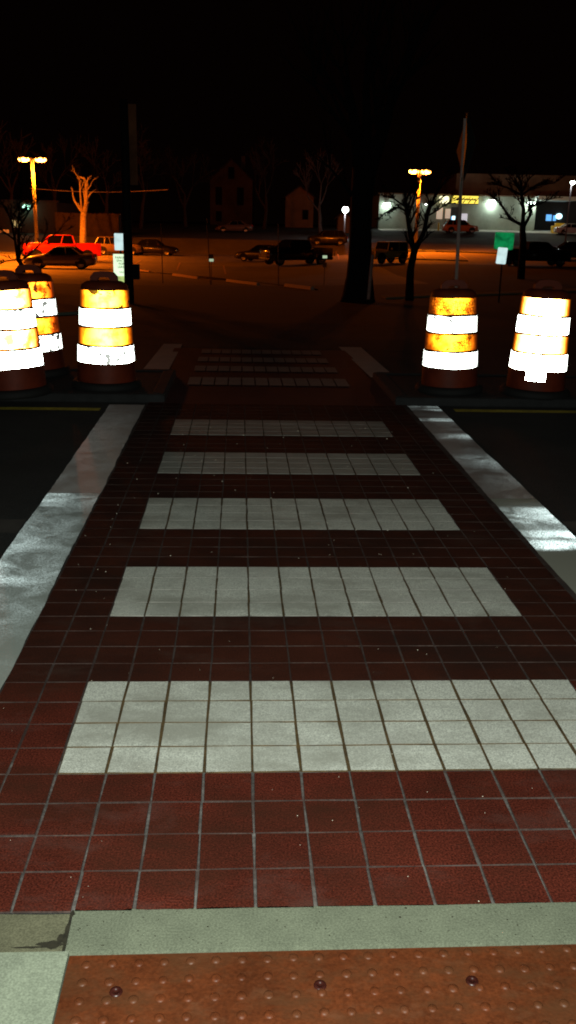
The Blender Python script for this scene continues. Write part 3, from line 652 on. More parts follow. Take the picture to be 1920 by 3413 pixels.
# ------------------------------------------------------------------ store
YW = 140
def wz(px, py, Y=YW): return at(px, py, Y)
def wbox(bm, x0, y0, x1, y1, Y=YW, d=.3, Yb=None):
    a = wz(x0, (y0+y1)/2, Y); b = wz(x1, (y0+y1)/2, Y); xm = (x0+x1)/2
    zt = wz(xm, y0, Y).z; zb = wz(xm, y1, Y).z
    box(bm, a.x, b.x, Y-d, Y if Yb is None else Yb, zb, zt)
base = wz(1520, 762).z
O = Vector((0, 0, 0))
st = thing('store', (wz(1520, 762).x, YW, 1.3), 'long pale block store with a lit yellow sign and brown parapet', 'building')
def sp(name, bm, m, lab=None, par=None, **k):
    o = obj(name, bm, m, **k); o.parent = par or st; o.location = -st.location if par is None else (0, 0, 0)
    if lab: o['label'] = lab
    return o
zb = 1.2
def wall(x0, x1, z0, z1, y0, y1): bm = NB(); box(bm, x0, x1, y0, y1, z0, z1); return bm
xL, xR = wz(1262, 720).x, wz(1784, 720).x
ztop = wz(1520, 652).z; zpar = wz(1600, 578).z
sp('wall', wall(xL, xR, zb, ztop, YW, YW+22), 'store')
xp = wz(1525, 600).x; xpr = wz(1800, 600).x
sp('parapet', wall(xp, xpr+8, ztop+.02, zpar, YW+.8, YW+20), 'store_top')
sp('roof_edge', wall(xL-.2, xR+.2, ztop, ztop+.18, YW-.15, YW+.5), 'store_top')
# recessed wing to the right
sp('side_wing', wall(xR+.02, xR+14, zb, ztop-.2, YW+5, YW+20), 'store_dark')
bm = NB(); a = wz(1768, 668, YW).x; box(bm, xR-.3, xR+5.2, YW-2.2, YW+5, wz(1800, 668).z, wz(1800, 655).z); sp('canopy', bm, 'soffit')
# entrance pieces
def sbox(name, m, x0, y0, x1, y1, Y=YW, d=.08, lab=None): bm = NB(); wbox(bm, x0, y0, x1, y1, Y, d); return sp(name, bm, m, lab)
d1 = sbox('door', 'store_dark', 1502, 690, 1536, 760, lab='dark entrance doorway')
sbox('window', 'win_warm', 1455, 692, 1475, 730, lab='tall lit panel left of the door')
sbox('window', 'win_warm', 1484, 696, 1501, 728)
sbox('window', 'win_lit', 1538, 712, 1557, 742, lab='cool lit panel right of the door')
sbox('poster', 'poster_hot', 1506, 720, 1516, 742, d=.14, lab='blue white lit poster')
sbox('poster', 'poster', 1503, 722, 1506, 742, d=.13, lab='blue strip beside the poster')
sbox('window', 'poster', 1820, 715, 1838, 736, Y=YW+5, d=.1, lab='blue lit window')
sbox('window', 'poster', 1843, 718, 1853, 736, Y=YW+5, d=.1, lab='blue lit window')
bm = NB(); c = wz(1862, 721, YW+5); bmesh.ops.create_uvsphere(bm, u_segments=16, v_segments=8, radius=1, matrix=Matrix.Translation((c.x, YW+4.8, c.z)) @ Matrix.Diagonal((.5, .15, .42, 1)))
sp('round_sign', bm, 'poster_hot', 'round blue white lit sign', smooth=True)
# illuminated sign, letters read only as dark strokes
s1 = thing('store_sign', (wz(1548, 666).x, YW-.6, wz(1548, 666).z), 'long yellow backlit sign over the store entrance', 'sign')
w2 = (wz(1591, 666).x-wz(1504, 666).x)/2; h2 = (wz(1548, 654).z-wz(1548, 679).z)/2
bm = NB(); box(bm, -w2, w2, -.08, .2, -h2, h2); obj('panel', bm, 'sign_lit', s1)
bm = NB(); box(bm, -w2-.08, w2+.08, -.02, .7, h2, h2+.1); box(bm, -w2-.08, w2+.08, -.02, .7, -h2-.1, -h2); obj('frame', bm, 'store_dark', s1)
bm = NB(); rd = random.Random(12)
for k in range(9):
    x = -w2+.55+k*.40; z0 = h2*.95; q = rd.uniform(.2, .42)
    tube(bm, [(x-q, -.1, -h2*.1+rd.uniform(-.1, .1)), (x, -.1, h2*rd.uniform(.4, .8))], .06, 5)
    if k % 2: tube(bm, [(x-q*.6, -.1, -h2*.9), (x+.1, -.1, -h2*.15)], .075, 5)
tube(bm, [(-w2+.5, -.1, .02), (-w2+1.3, -.1, .08), (w2-.2, -.1, -.02)], .075, 5)
obj('lettering', bm, 'letters', s1)
bm = NB(); c = Vector((wz(1478, 666).x, YW-.55, wz(1478, 666).z)); 
s2 = thing('store_sign', c, 'small pale square backlit sign left of the long yellow sign', 'sign')
b = obj('panel', plate(1.35, .98, .3, .3), 'sign_pale', s2); bm = NB(); box(bm, -.5, .5, .16, .5, -.1, .1); obj('bracket', bm, 'store_dark', s2)
# wall lights
for (px, py, W, lab) in ((1640, 668, 300, 'square flood light on the plain wall right of the yellow sign'), (1289, 676, 110, 'flood light on the left end of the store wall'), (1772, 672, 260, 'flood light under the canopy at the right end of the store'), (1420, 680, 25, 'dim wall light left of the store entrance')):
    c = wz(px, py, YW-.5); t = thing('wall_light', c, lab, 'wall light', 0, 'flood lights on the store wall')
    bm = NB(); box(bm, -.32, .32, -.12, .3, .02, .25); box(bm, -.1, .1, .2, .5, -.05, .1); obj('housing', bm, 'lamp_case', t)
    k = 1.35 if W > 100 else .25
    bm = NB(); hexa(bm, [Vector((-.42*k, -.1, -.38*k)), Vector((.42*k, -.1, -.38*k)), Vector((.42*k, .2, -.38*k)), Vector((-.42*k, .2, -.38*k))], [Vector((-.3*k, -.1, .0)), Vector((.3*k, -.1, .0)), Vector((.3*k, .2, .0)), Vector((-.3*k, .2, .0))]); obj('lens', bm, 'cool', t)
    add_light((0, -.35, -.75), (.80, .95, .86), W*.55, .2, par=t)
add_light((wz(1520, 700).x, YW-3., wz(1520, 690).z), (.85, .95, 1.), 18, .5)  # added fill light before the store wall, with no fixture of its own
# yellow bin / machine and posts near store
c = on(1856, 134); bm = NB(); box(bm, -.8, .8, -.4, .4, 0, 1.0); box(bm, -.35, .9, -.38, .38, 1.0, 1.35); o = obj('yellow_cart', bm, mat('cart_yellow', (.75, .5, .03), .5), bevel=.05); o.location = (c.x, 134, c.z); setp(o, 'yellow wheeled cart parked in front of the dark wing of the store', 'cart')
add_light((c.x-1, 131.5, c.z+3.2), (1., .9, .6), 120, .2)
for px, lab in ((1387, 'short yellow bollard beside the lamp post'), (1461, 'short yellow bollard beside the lit panel left of the store door')):
    c = on(px, 134); o = obj('bollard', (lambda bm: (lathe(bm, [(.13, -.1), (.13, .95), (.10, 1.04), (.001, 1.08)], 14), bm)[1])(NB()), mat('bollard_yellow', (.7, .6, .04), .5), smooth=True); o.location = c; setp(o, lab, 'bollard', 'yellow bollards before the store')
# ------------------------------------------------------------------ other buildings
def house(px0, px1, pyE, pyP, Y, wallm, label, wins, name='house', base=1.2, dim=8.):
    a = at(px0, pyE, Y); b = at(px1, pyE, Y); pk = at((px0+px1)/2, pyP, Y); z0 = gz((a.x+b.x)/2, Y)-.3; cx = (a.x+b.x)/2; w = (b.x-a.x)/2
    t = thing(name, (cx, Y, z0), label, 'building'); e = a.z-z0; k = pk.z-z0
    bm = NB(); pr = [(-w, 0), (w, 0), (w, e), (0, k), (-w, e)]
    f = [bm.verts.new((x, 0, z)) for x, z in pr]; g = [bm.verts.new((x, dim, z)) for x, z in pr]; bm.faces.new(f); bm.faces.new(g[::-1])
    for i in range(5): bm.faces.new((f[(i+1) % 5], f[i], g[i], g[(i+1) % 5]))
    bmesh.ops.recalc_face_normals(bm, faces=bm.faces); obj('wall', bm, wallm, t)
    bm = NB()
    for s in (-1, 1):
        hexa(bm, [Vector((s*(w+.35), -.4, e-.30)), Vector((0, -.4, k+.03)), Vector((0, dim+.4, k+.03)), Vector((s*(w+.35), dim+.4, e-.30))], [Vector((s*(w+.35), -.4, e-.10)), Vector((0, -.4, k+.23)), Vector((0, dim+.4, k+.23)), Vector((s*(w+.35), dim+.4, e-.10))])
    bmesh.ops.recalc_face_normals(bm, faces=bm.faces); r = obj('roof', bm, 'roof', t)
    bm = NB(); box(bm, w*.4, w*.4+.6, dim*.5, dim*.5+.6, k-1., k+.8); obj('chimney', bm, 'siding', r)
    for (x, z, ww, hh) in wins:
        bm = NB(); box(bm, x-ww/2-.08, x+ww/2+.08, -.05, .0, z-.08, z+hh+.08); fr = obj('window', bm, 'siding', t); bm = NB(); box(bm, x-ww/2, x+ww/2, -.07, -.05, z, z+hh); obj('pane', bm, 'win_dark', fr)
    return t
house(700, 842, 600, 532, 150, 'siding', 'dim gabled two storey house behind the parking lot', [(-1.9, 3.2, 1.0, 2.6), (1.4, 3.2, 1.0, 2.6), (0, 7.0, .9, 1.7), (-1.9, .8, .9, 1.5)])
house(952, 1046, 655, 622, 145, 'siding_b', 'low house with orange lit gable wall left of the big tree', [(.9, 1.5, .8, 1.3)], dim=9)
house(1128, 1166, 722, 708, 128, 'siding_b', 'small shed with an orange lit wall, at the left side of the big tree', [], name='shed', dim=4)
# dim block at far left with green wall light
A = at(-60, 700, 108); B = at(190, 700, 108); z0 = -.3
t = thing('warehouse', ((A.x+B.x)/2, 108, z0), 'dark flat roofed building at the far left with a greenish wall light', 'building'); w = (B.x-A.x)/2
bm = NB(); box(bm, -w, w, 0, 12, 0, at(60, 672, 108).z-z0); obj('wall', bm, mat('dark_brick', (.03, .022, .016), .9, var=.3), t)
bm = NB(); box(bm, -w-.2, w+.2, -.2, .4, at(60, 672, 108).z-z0, at(60, 666, 108).z-z0); obj('parapet', bm, 'roof', t)
for x0, y0, x1, y1 in ((11, 765, 30, 784), (17, 788, 33, 805), (-2, 768, 8, 800), (2, 796, 10, 806)):
    bm = NB(); a = at(x0, y0, 107.9); b = at(x1, y1, 107.9); c0 = t.location
    box(bm, a.x-c0.x, b.x-c0.x, -.12, .0, b.z-c0.z, a.z-c0.z); obj('window', bm, emit('curtained_window', (1., .30, .05), .42), t)
c = at(88, 690, 107.4)-t.location
bm = NB(); box(bm, c.x-.3, c.x+.3, -.6, .0, c.z+.25, c.z+.4); l = obj('wall_light', bm, 'lamp_case', t)
bm = NB(); bmesh.ops.create_uvsphere(bm, u_segments=16, v_segments=8, radius=1, matrix=Matrix.Translation((c.x, -.45, c.z)) @ Matrix.Diagonal((.48, .2, .26, 1))); obj('lens', bm, 'green_l', l, smooth=True)
add_light((c.x, -.9, c.z-.2), (.4, 1., .7), 30, .2, par=t)
# board fence
A = on(188, 104.4); B = on(402, 104.4)
t = thing('board_fence', (A.x, 104.4, 0), 'tall weathered board fence behind the red pickup and lit tree', 'fence')
Lf = B.x-A.x; x = 0; rd = random.Random(5); bm = NB()
while x < Lf: box(bm, x, x+.145, -.012, .012, -.2, 2.35+rd.uniform(-.03, .05)); x += .155
obj('boards', bm, 'fence', t); bm = NB(); box(bm, 0, Lf, .02, .07, .4, .5); box(bm, 0, Lf, .02, .07, 1.9, 2.0); obj('rail', bm, 'fence', t)
for i in range(5): bm = NB(); box(bm, i*Lf/4-.06, i*Lf/4+.06, .07, .19, -.2, 2.4); obj('post', bm, 'fence', t)
# overhead wire
A, B, = at(100, 628, 101), at(560, 632, 101); bm = NB(); tube(bm, [A.lerp(B, i/10)-Vector((0, 0, .3*sin(pi*i/10))) for i in range(11)], .022, 5)
o = obj('overhead_wire', bm, 'galv'); setp(o, 'overhead wire passing behind the orange lit tree', 'wire')
# ------------------------------------------------------------------ trees
def tree(name, loc, label, h, r0, m, seed, lean=(0, 0), fork=.35, spread=.6, levels=4, kids=3, group=None, twig=True, first=None, minr=.008):
    rd = random.Random(seed); t = thing(name, loc, label, 'tree', 0, group); bt = NB(); bb = NB()
    def branch(p, d, L, r, lv, bmx):
        pts = [p]; rad = [r]; n = 5; q = p.copy(); dd = d.copy()
        for i in range(n):
            dd = (dd+Vector((rd.uniform(-1, 1), rd.uniform(-1, 1), rd.uniform(-.4, .8)))*.13).normalized(); q = q+dd*(L/n); pts.append(q.copy()); rad.append(max(r*(1-.42*(i+1)/n), minr))
        tube(bmx, pts, rad, 8 if lv < 2 else 4)
        if lv >= levels: return
        for k in range(kids+(1 if lv > 1 else 0)):
            i = rd.choice([3, 4, 5]) if k else 5; a = rd.uniform(0, 2*pi); s = spread*rd.uniform(.6, 1.35)
            ax = dd.orthogonal().normalized(); ax.rotate(Matrix.Rotation(a, 3, dd)); nd = (dd*cos(s)+ax*sin(s)); nd.z += .08; nd.normalize()
            branch(pts[i], nd, L*rd.uniform(.55, .82), rad[i]*rd.uniform(.5, .78), lv+1, bb)
    d0 = Vector((lean[0], lean[1], 1)).normalized(); L = h*fork
    if first:
        pts = [Vector(q) for q in first]; rr = [r0*(1-.3*i/(len(pts)-1)) for i in range(len(pts))]; rr[0] = r0*1.25; tube(bt, pts, rr, 10)
        for k in range(kids):
            a = 2*pi*k/kids+seed; s = spread*rd.uniform(.7, 1.2); nd = Vector((cos(a)*sin(s), sin(a)*sin(s)*.7, cos(s)))
            branch(pts[-1]-Vector((0, 0, .05)), nd.normalized(), h*rd.uniform(.22, .32), rr[-1]*.72, 1, bb)
    else:
        branch(Vector((0, 0, -.1)), d0, L, r0, 0, bt)
    obj('trunk', bt, m, t, smooth=True); obj('branches', bb, m, t, smooth=True); return t
# big dark roadside tree
p = on(1196, 27); Q = lambda px, py: at(px, py, 27)-p
t = thing('tree', p, 'big black tree trunk standing between the lot and the right sign post', 'tree'); bm = NB()
tube(bm, [Q(1192, 1010), Q(1194, 985), Q(1198, 920), Q(1200, 860), Q(1202, 760), Q(1206, 660), Q(1215, 560)], [.52, .46, .37, .33, .30, .30, .33], 14); obj('trunk', bm, 'bark_dark', t, smooth=True)
bb = NB(); rd = random.Random(2)
def limb(pts, r0, r1, lv=0):
    n = len(pts); tube(bb, pts, [r0+(r1-r0)*i/(n-1) for i in range(n)], 7)
    if lv > 2: return
    for k in range(5):
        i = rd.randint(1, n-1); q = pts[i]; d = (pts[i]-pts[i-1]).normalized(); d = (d+Vector((rd.uniform(-.9, .9), rd.uniform(-.6, .6), rd.uniform(-.1, .6)))).normalized(); L = 1.5*(.65**lv)*rd.uniform(.7, 1.3)
        limb([q, q+d*L*.5, q+d*L+Vector((0, 0, .1))], r1*.8, r1*.35, lv+1)
limb([Q(1205, 580), Q(1190, 480), Q(1175, 380), Q(1150, 260)], .24, .10); limb([Q(1222, 580), Q(1262, 470), Q(1290, 390), Q(1310, 280)], .24, .10); limb([Q(1212, 570), Q(1222, 430), Q(1218, 300), Q(1230, 150)], .18, .07)
limb([Q(1205, 690), Q(1150, 620), Q(1100, 560)], .07, .03, 1)
obj('branches', bb, 'bark_dark', t, smooth=True)
# forked bare tree on the right
def manual_tree(px, Y, label, trunk, limbs, m, r, seed, lv0=1, tw=1.0, name='bare_tree', nk=7):
    global bb, rd
    p = on(px, Y); Qx = lambda a, b, dy=0: at(a, b, Y+dy)-p; t = thing(name, p, label, 'tree'); bm = NB()
    pts = [Qx(*q) for q in trunk]; pts[0].z = -.1; tube(bm, pts, [r*(1.2 if i == 0 else 1-.2*i/len(pts)) for i in range(len(pts))], 9); obj('trunk', bm, m, t, smooth=True)
    bb = NB(); rd = random.Random(seed)
    def lim(pts, r0, r1, lv):
        n = len(pts); tube(bb, pts, [r0+(r1-r0)*i/(n-1) for i in range(n)], 6)
        if lv > 3: return
        tot = sum((pts[i+1]-pts[i]).length for i in range(n-1))
        for k in range(nk if lv < 3 else min(nk, 4)):
            i = rd.randint(1, n-1); f = rd.random(); q = pts[i-1].lerp(pts[i], f); d = (pts[i]-pts[i-1]).normalized(); d = (d+Vector((rd.uniform(-1, 1), rd.uniform(-.8, .8), rd.uniform(-.3, .7)))*.9).normalized(); L = tot*rd.uniform(.28, .5)
            mid = q+d*L*.5+Vector((rd.uniform(-1, 1), rd.uniform(-1, 1), rd.uniform(-.5, 1)))*L*.08
            lim([q, mid, q+d*L], max(r0*.45, .008*tw), .006*tw, lv+1)
    for lm in limbs: lim([Qx(*q[:2], *(q[2:] or (0,))) for q in lm[0]], lm[1], lm[1]*.4, lv0)
    obj('branches', bb, m, t, smooth=True); return t
manual_tree(1366, 28, 'bare forked tree in front of the store entrance and right lamp', [(1366, 975), (1368, 900), (1378, 850), (1384, 828)],
  [([(1380, 840), (1365, 770), (1355, 700), (1350, 640)], .085), ([(1386, 830), (1410, 780), (1430, 700), (1455, 640)], .08), ([(1355, 705), (1330, 690), (1300, 700), (1270, 720)], .035), ([(1358, 730), (1380, 660), (1400, 600)], .04), ([(1425, 720), (1460, 700), (1500, 670)], .03), ([(1352, 690), (1310, 660), (1280, 650)], .03)], 'bark_dark', .115, 11)
manual_tree(1744, 48, 'bare spreading tree behind the green sign, before the plain store wall', [(1744, 850), (1744, 800), (1742, 770), (1743, 750)],
  [([(1743, 752), (1700, 730), (1676, 690), (1655, 665)], .085), ([(1742, 755), (1745, 700), (1738, 650), (1735, 600)], .11), ([(1748, 752), (1766, 720), (1768, 690), (1760, 655)], .085), ([(1738, 650), (1690, 625), (1640, 610)], .06), ([(1738, 650), (1790, 615), (1850, 610)], .06), ([(1768, 690), (1800, 680), (1840, 660)], .05), ([(1736, 640), (1710, 600), (1690, 575)], .05), ([(1740, 640), (1760, 600), (1780, 580)], .05)], 'bark_dark', .17, 21, tw=1.6)
manual_tree(84, 36, 'bare young tree at the far left in front of the silver sedan', [(86, 912), (74, 885), (62, 868), (56, 860)],
  [([(58, 862), (50, 800), (38, 740), (20, 690)], .06), ([(62, 868), (64, 800), (62, 720), (70, 640)], .06), ([(66, 872), (95, 850), (150, 800), (190, 775)], .04), ([(50, 800), (10, 770), (-30, 730)], .04), ([(63, 760), (100, 700), (130, 660)], .04), ([(60, 865), (20, 870), (-20, 890)], .03), ([(50, 790), (60, 720), (90, 690)], .03)], 'bark_dark', .085, 31, lv0=1)
manual_tree(275, 95, 'pruned pale tree lit orange by the left parking lamp', [(275, 800), (277, 760), (278, 720), (279, 707)],
  [([(281, 712), (287, 680), (287, 640), (286, 600)], .27), ([(277, 712), (262, 690), (248, 668), (242, 650)], .16), ([(272, 700), (268, 650), (266, 610), (268, 600)], .10), ([(286, 604), (280, 594), (268, 592), (262, 598)], .12), ([(287, 640), (300, 620), (310, 600)], .06), ([(288, 620), (292, 600), (300, 588)], .08)], 'bark_pale', .33, 41, lv0=2, tw=2.2, name='lit_tree', nk=3)
for i, (px, Y, h, sd) in enumerate(((40, 116, 14, 1), (175, 122, 16, 2), (350, 120, 15, 3), (470, 128, 16, 4), (620, 138, 15, 5), (880, 135, 15, 6), (1070, 118, 12, 7))):
    labs = ['bare tree over the far left dark building', 'tall bare tree behind the left parking lamp', 'bare tree behind the board fence right of the lit tree', 'bare tree behind the dark sedan, right of the utility pole', 'bare tree left of the dim gabled house', 'bare tree between the gabled house and the orange lit house', 'bare tree beside the white lamp left of the big tree']
    tree('background_tree', on(px, Y), labs[i], h, .28, 'bark', 50+sd, fork=.3, spread=.55, levels=4, kids=3, group='bare trees behind the lot', minr=.03)
# ------------------------------------------------------------------ vehicles (front towards -X)
def wheel(t, x, y, r, w=.22):
    s = 1 if y > 0 else -1
    bm = NB(); pr = [(r*.62, -w/2), (r*.93, -w/2), (r, -w/2+.03), (r, w/2-.03), (r*.93, w/2), (r*.62, w/2)]
    lathe(bm, pr, 24); bmesh.ops.rotate(bm, verts=bm.verts, matrix=Matrix.Rotation(pi/2, 3, 'X'), cent=(0, 0, 0)); bmesh.ops.recalc_face_normals(bm, faces=bm.faces)
    o = obj('wheel', bm, 'tyre', t, smooth=True); o.location = (x, y, r)
    bm = NB(); lathe(bm, [(.001, .03), (.05, .035), (.07, .02), (r*.58, .0), (r*.63, .03), (r*.63, -w*.8)], 20); bmesh.ops.rotate(bm, verts=bm.verts, matrix=Matrix.Rotation(-s*pi/2, 3, 'X'), cent=(0, 0, 0))
    q = obj('rim', bm, 'rim', o, smooth=True); q.location = (0, s*w*.42, 0)
def loft(bm, st):               # st: (x, zb, zt, hw) -> rounded body section
    g = []
    for x, zb_, zt, hw in st:
        h = zt-zb_; pts = [(-hw*.86, zb_), (-hw*.97, zb_+h*.15), (-hw, zb_+h*.5), (-hw*.975, zb_+h*.82), (-hw*.86, zt-.005), (0, zt+.02), (hw*.86, zt-.005), (hw*.975, zb_+h*.82), (hw, zb_+h*.5), (hw*.97, zb_+h*.15), (hw*.86, zb_)]
        g.append([bm.verts.new((x, y, z)) for y, z in pts])
    n = 11
    for a, b in zip(g, g[1:]):
        for k in range(n): bm.faces.new((a[k], a[(k+1) % n], b[(k+1) % n], b[k]))
    bm.faces.new(g[0]); bm.faces.new(g[-1][::-1]); bmesh.ops.recalc_face_normals(bm, faces=bm.faces)
def vehicle(kind, pos, rz, pm, label, name='parked_car', k=1.):
    t = thing(name, pos, label, {'pickup': 'pickup truck', 'jeep': 'off-road car'}.get(kind, 'car'), rz, 'cars parked in the lot'); t.scale = (k, k, k)
    if kind == 'sedan':
        L, W2 = 4.7, .9; st = [(-2.33, .38, .55, .62), (-2.25, .25, .68, .80), (-1.9, .2, .80, .89), (-1.1, .2, .93, .9), (0, .2, .95, .91), (1.2, .2, .97, .91), (1.8, .22, 1.0, .88), (2.2, .28, .97, .82), (2.33, .4, .85, .7)]
        gh = (-.98, -.30, .85, 1.62, .93, 1.43, .80, .56); wh = (-1.42, 1.38, .32); cab = None
    elif kind == 'pickup':
        L, W2 = 5.8, 1.; st = [(-2.9, .5, 1.06, .84), (-2.82, .42, 1.26, .96), (-2.3, .42, 1.35, 1.0), (-1.5, .42, 1.38, 1.), (-.2, .42, 1.39, 1.), (1.05, .42, 1.39, 1.)]
        gh = (-1.45, -.80, .80, 1.0, 1.36, 1.96, .90, .74); wh = (-1.95, 1.85, .41)
    elif kind == 'jeep':
        L, W2 = 4.0, .85; st = [(-1.95, .5, 1.05, .62), (-1.9, .5, 1.1, .68), (-.7, .5, 1.18, .72), (-.68, .5, 1.18, .84), (1.75, .5, 1.18, .84), (1.8, .52, 1.15, .82)]
        gh = (-.68, -.5, 1.68, 1.75, 1.15, 1.82, .80, .74); wh = (-1.3, 1.2, .40)
    else:
        L, W2 = 4.6, .92; st = [(-2.28, .4, .7, .66), (-2.2, .3, .9, .84), (-1.8, .25, 1.0, .92), (-1.1, .25, 1.07, .92), (1.9, .25, 1.1, .92), (2.2, .3, 1.05, .86), (2.28, .45, .95, .75)]
        gh = (-1.15, -.45, 1.75, 2.12, 1.05, 1.66, .84, .66); wh = (-1.38, 1.38, .36)
    bm = NB(); loft(bm, st); body = obj('body', bm, pm, t, smooth=True, bevel=0)
    xb0, xt0, xt1, xb1, z0, z1, wb, wt = gh
    z0 -= .06
    bm = NB(); hexa(bm, [Vector((xb0, -wb, z0)), Vector((xb1, -wb, z0)), Vector((xb1, wb, z0)), Vector((xb0, wb, z0))], [Vector((xt0, -wt, z1-.03)), Vector((xt1, -wt, z1-.03)), Vector((xt1, wt, z1-.03)), Vector((xt0, wt, z1-.03))]); obj('windows', bm, 'glass', t, bevel=.02)
    bm = NB(); hexa(bm, [Vector((xt0-.06, -wt-.02, z1-.06)), Vector((xt1+.06, -wt-.02, z1-.06)), Vector((xt1+.06, wt+.02, z1-.06)), Vector((xt0-.06, wt+.02, z1-.06))], [Vector((xt0+.12, -wt+.1, z1+.02)), Vector((xt1-.12, -wt+.1, z1+.02)), Vector((xt1-.12, wt-.1, z1+.02)), Vector((xt0+.12, wt-.1, z1+.02))]); obj('roof', bm, pm, t, bevel=.025)
    for s in (-1, 1):
        o_ = .012
        for (xa, xb_, r) in ((xb0, xt0, .045), (xb1-.05, xt1, .06 if kind != 'sedan' else .09), ((xb0+xb1)/2+.12, (xt0+xt1)/2+.1, .035)):
            bm = NB(); tube(bm, [(xa, s*(wb+o_), z0), (xb_, s*(wt+o_), z1-.04)], r, 6); obj('pillar', bm, pm, t)
        if kind == 'wagon': bm = NB(); tube(bm, [(1.2, s*(wb+o_), z0), (1.15, s*(wt+o_), z1-.04)], .04, 6); obj('pillar', bm, pm, t)
    for x in wh[:2]:
        for s in (-1, 1):
            wheel(t, x, s*(W2-.12), wh[2])
    bm = NB()
    for x in wh[:2]:
        for s in (-1, 1):
            g0 = []; rr = wh[2]*1.17
            ring = [(x+rr*cos(pi*a/12), wh[2]+.03+rr*sin(pi*a/12)) for a in range(13)]
            c = [bm.verts.new((q[0], s*(W2*1.003), q[1])) for q in ring]; d = [bm.verts.new((q[0], s*(W2*.8), q[1])) for q in ring]
            bm.faces.new(c)
            for i in range(12): bm.faces.new((c[i], c[i+1], d[i+1], d[i]))
    obj('wheel_arches', bm, 'black', t)
    for s in (-1, 1):
        x0 = st[1][0]-.02; zc = st[1][2]-.13
        bm = NB(); box(bm, x0-.02, x0+.14, s*W2*.62-.14, s*W2*.62+.14, zc-.07, zc+.05); obj('headlight', bm, 'hl', t, bevel=.02)
        xr = 2.26 if kind == 'sedan' else (2.9 if kind == 'pickup' else (1.8 if kind == 'jeep' else 2.24)); zr = .85 if kind != 'pickup' else 1.0
        bm = NB(); box(bm, xr-.10, xr+.02, s*W2*.80-.10, s*W2*.80+.10, zr-.12, zr+.12); obj('taillight', bm, 'tl', t, bevel=.02)
        bm = NB(); box(bm, xb0+.25, xb0+.38, s*(wb+.18)-.1, s*(wb+.18)+.1, z0+.08, z0+.24); obj('mirror', bm, pm, t, bevel=.03)
    bm = NB(); box(bm, st[0][0]-.05, st[0][0]+.1, -W2*.85, W2*.85, st[0][1]-.1, st[0][1]+.08); obj('bumper', bm, pm if kind == 'sedan' else 'chrome', t, bevel=.03)
    bm = NB(); box(bm, st[0][0]-.045, st[0][0]+.05, -W2*.5, W2*.5, st[0][1]+.12, st[0][2]-.02); obj('grille', bm, 'chrome', t, bevel=.02)
    if kind == 'pickup':
        bm = NB(); W = 1.
        for y0, y1 in ((-W, -W+.09), (W-.09, W)): box(bm, 1.07, 2.9, y0, y1, .45, 1.37)
        box(bm, 2.82, 2.9, -W+.091, W-.091, .5, 1.37); box(bm, 1.07, 2.81, -W+.091, W-.091, .5, .7); box(bm, 1.07, 1.13, -W+.091, W-.091, .7, 1.35); obj('bed', bm, pm, t, bevel=.02)
        bm = NB(); box(bm, 2.92, 3.05, -.85, .85, .5, .66); obj('bumper', bm, 'chrome', t, bevel=.03)
    if kind == 'jeep':
        bm = NB(); lathe(bm, [(.12, -.11), (.36, -.11), (.39, -.06), (.39, .06), (.36, .11), (.12, .11), (.12, -.11)], 22); bmesh.ops.rotate(bm, verts=bm.verts, matrix=Matrix.Rotation(pi/2, 3, 'Y'), cent=(0, 0, 0)); o = obj('spare_wheel', bm, 'tyre', t, smooth=True); o.location = (1.96, 0, 1.02)
        bm = NB()
        for x in wh[:2]:
            for s in (-1, 1): box(bm, x-.5, x+.5, s*.84-.12, s*.84+.14 if s > 0 else s*.84+.12, .88, .94)
        obj('fenders', bm, 'chrome', t, bevel=.02)
    return t
V = vehicle
V('pickup', on(208, 76), R(17), 'paint_red', 'bright red pickup truck parked behind the silver sedan', 'pickup_truck', 1.02)
V('sedan', on(206, 64.5), R(5), 'paint_silver', 'silver grey sedan in front of the red pickup', 'parked_car', 1.0)
V('wagon', on(392, 93), R(190), 'paint_tan', 'tan car mostly hidden behind the utility pole', 'parked_car')
V('sedan', on(512, 94), R(176), 'paint_black', 'black sedan with an orange glint on its rear window, right of the utility pole', 'parked_car', 1.03)
V('sedan', on(780, 122), R(8), 'paint_rose', 'dim rosy sedan in front of the gabled house', 'parked_car')
V('sedan', on(873, 82), R(-20), 'paint_dark', 'dark car peeking out left of the black pickup', 'parked_car', .95)
V('pickup', on(985, 74), R(30), 'paint_black', 'black pickup truck in the middle of the lot, left of the big tree', 'pickup_truck', .95)
V('wagon', on(1090, 103), R(10), 'paint_grey', 'dark wagon behind the black pickup', 'parked_car', .9)
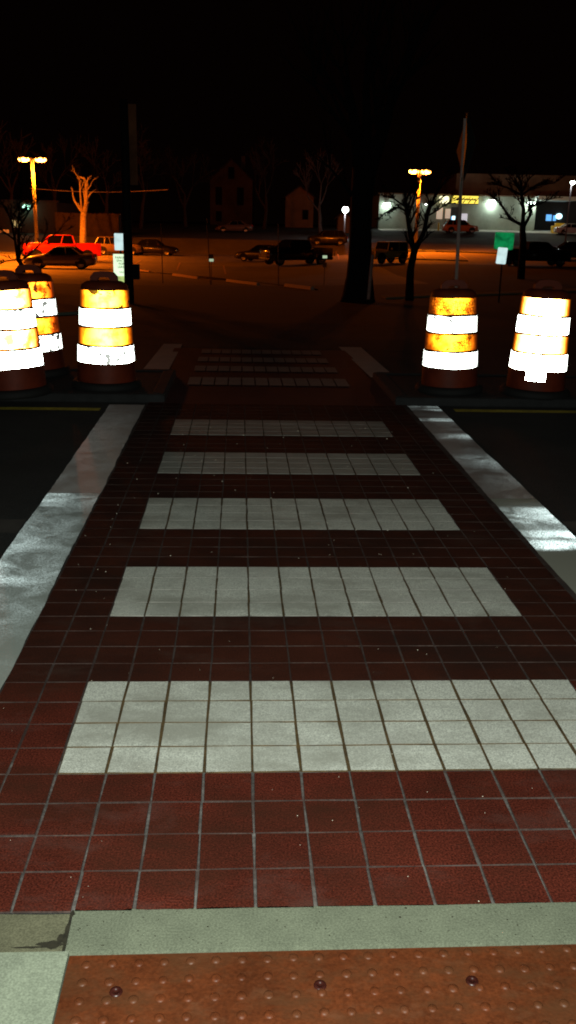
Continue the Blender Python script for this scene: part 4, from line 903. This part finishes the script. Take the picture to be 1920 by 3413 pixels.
V('jeep', on(1288, 72), R(38), 'paint_yellowgreen', 'boxy yellow green off-road car just right of the big tree', 'parked_car', .86)
V('wagon', on(1532, 130), R(186), 'paint_orange', 'orange hatchback parked at the store front behind the crossing sign post', 'parked_car', 1.02)
V('pickup', on(1778, 70), R(188), 'paint_grey', 'dark pickup truck right of the green street sign', 'pickup_truck', .86)
V('sedan', on(1918, 79), R(170), 'paint_dark', 'dark car cut off by the right picture edge', 'parked_car')
V('sedan', on(1905, 131), R(182), 'paint_white', 'pale car at the right end of the store pavement', 'parked_car')
# ------------------------------------------------------------------ night sky, camera, flash
w = bpy.data.worlds.new('World'); sc.world = w; w.use_nodes = True
bg = w.node_tree.nodes['Background']; bg.inputs['Color'].default_value = (1., .35, .22, 1); bg.inputs['Strength'].default_value = .0009
cam = bpy.data.cameras.new('camera'); co = bpy.data.objects.new('camera', cam); C.objects.link(co); sc.camera = co
cam.sensor_fit = 'VERTICAL'; cam.sensor_height = 36; cam.lens = 36*F/3413.; cam.clip_end = 2000; cam.clip_start = .05
Rt = Vector((1, 0, 0)); Fw = Vector((0, cos(PIT), -sin(PIT))); Up = Vector((0, sin(PIT), cos(PIT)))
Rc = Rt*cos(ROL)+Up*sin(ROL); Uc = -Rt*sin(ROL)+Up*cos(ROL)
m = Matrix((Rc, Uc, -Fw)).transposed().to_4x4(); m.translation = Vector((0, 0, H)); co.matrix_world = m
# the phone's own flash, right beside its lens
fl = bpy.data.lights.new('camera_flash', 'AREA'); fl.shape = 'DISK'; fl.size = .012; fl.energy = 118; fl.color = (.93, 1., .90)
fo = bpy.data.objects.new('camera_flash', fl); C.objects.link(fo); mf = m.copy(); mf.translation = Vector((0, 0, H))+Uc*.015+Rc*.012+Fw*.01; fo.matrix_world = mf
sc.view_settings.view_transform = 'Standard'; sc.view_settings.look = 'None'; sc.view_settings.exposure = 0; sc.view_settings.gamma = 1
sc.cycles.filter_width = 1.9; sc.cycles.use_denoising = True; sc.cycles.max_bounces = 5; sc.cycles.caustics_reflective = False; sc.cycles.caustics_refractive = False; sc.cycles.sample_clamp_indirect = 3
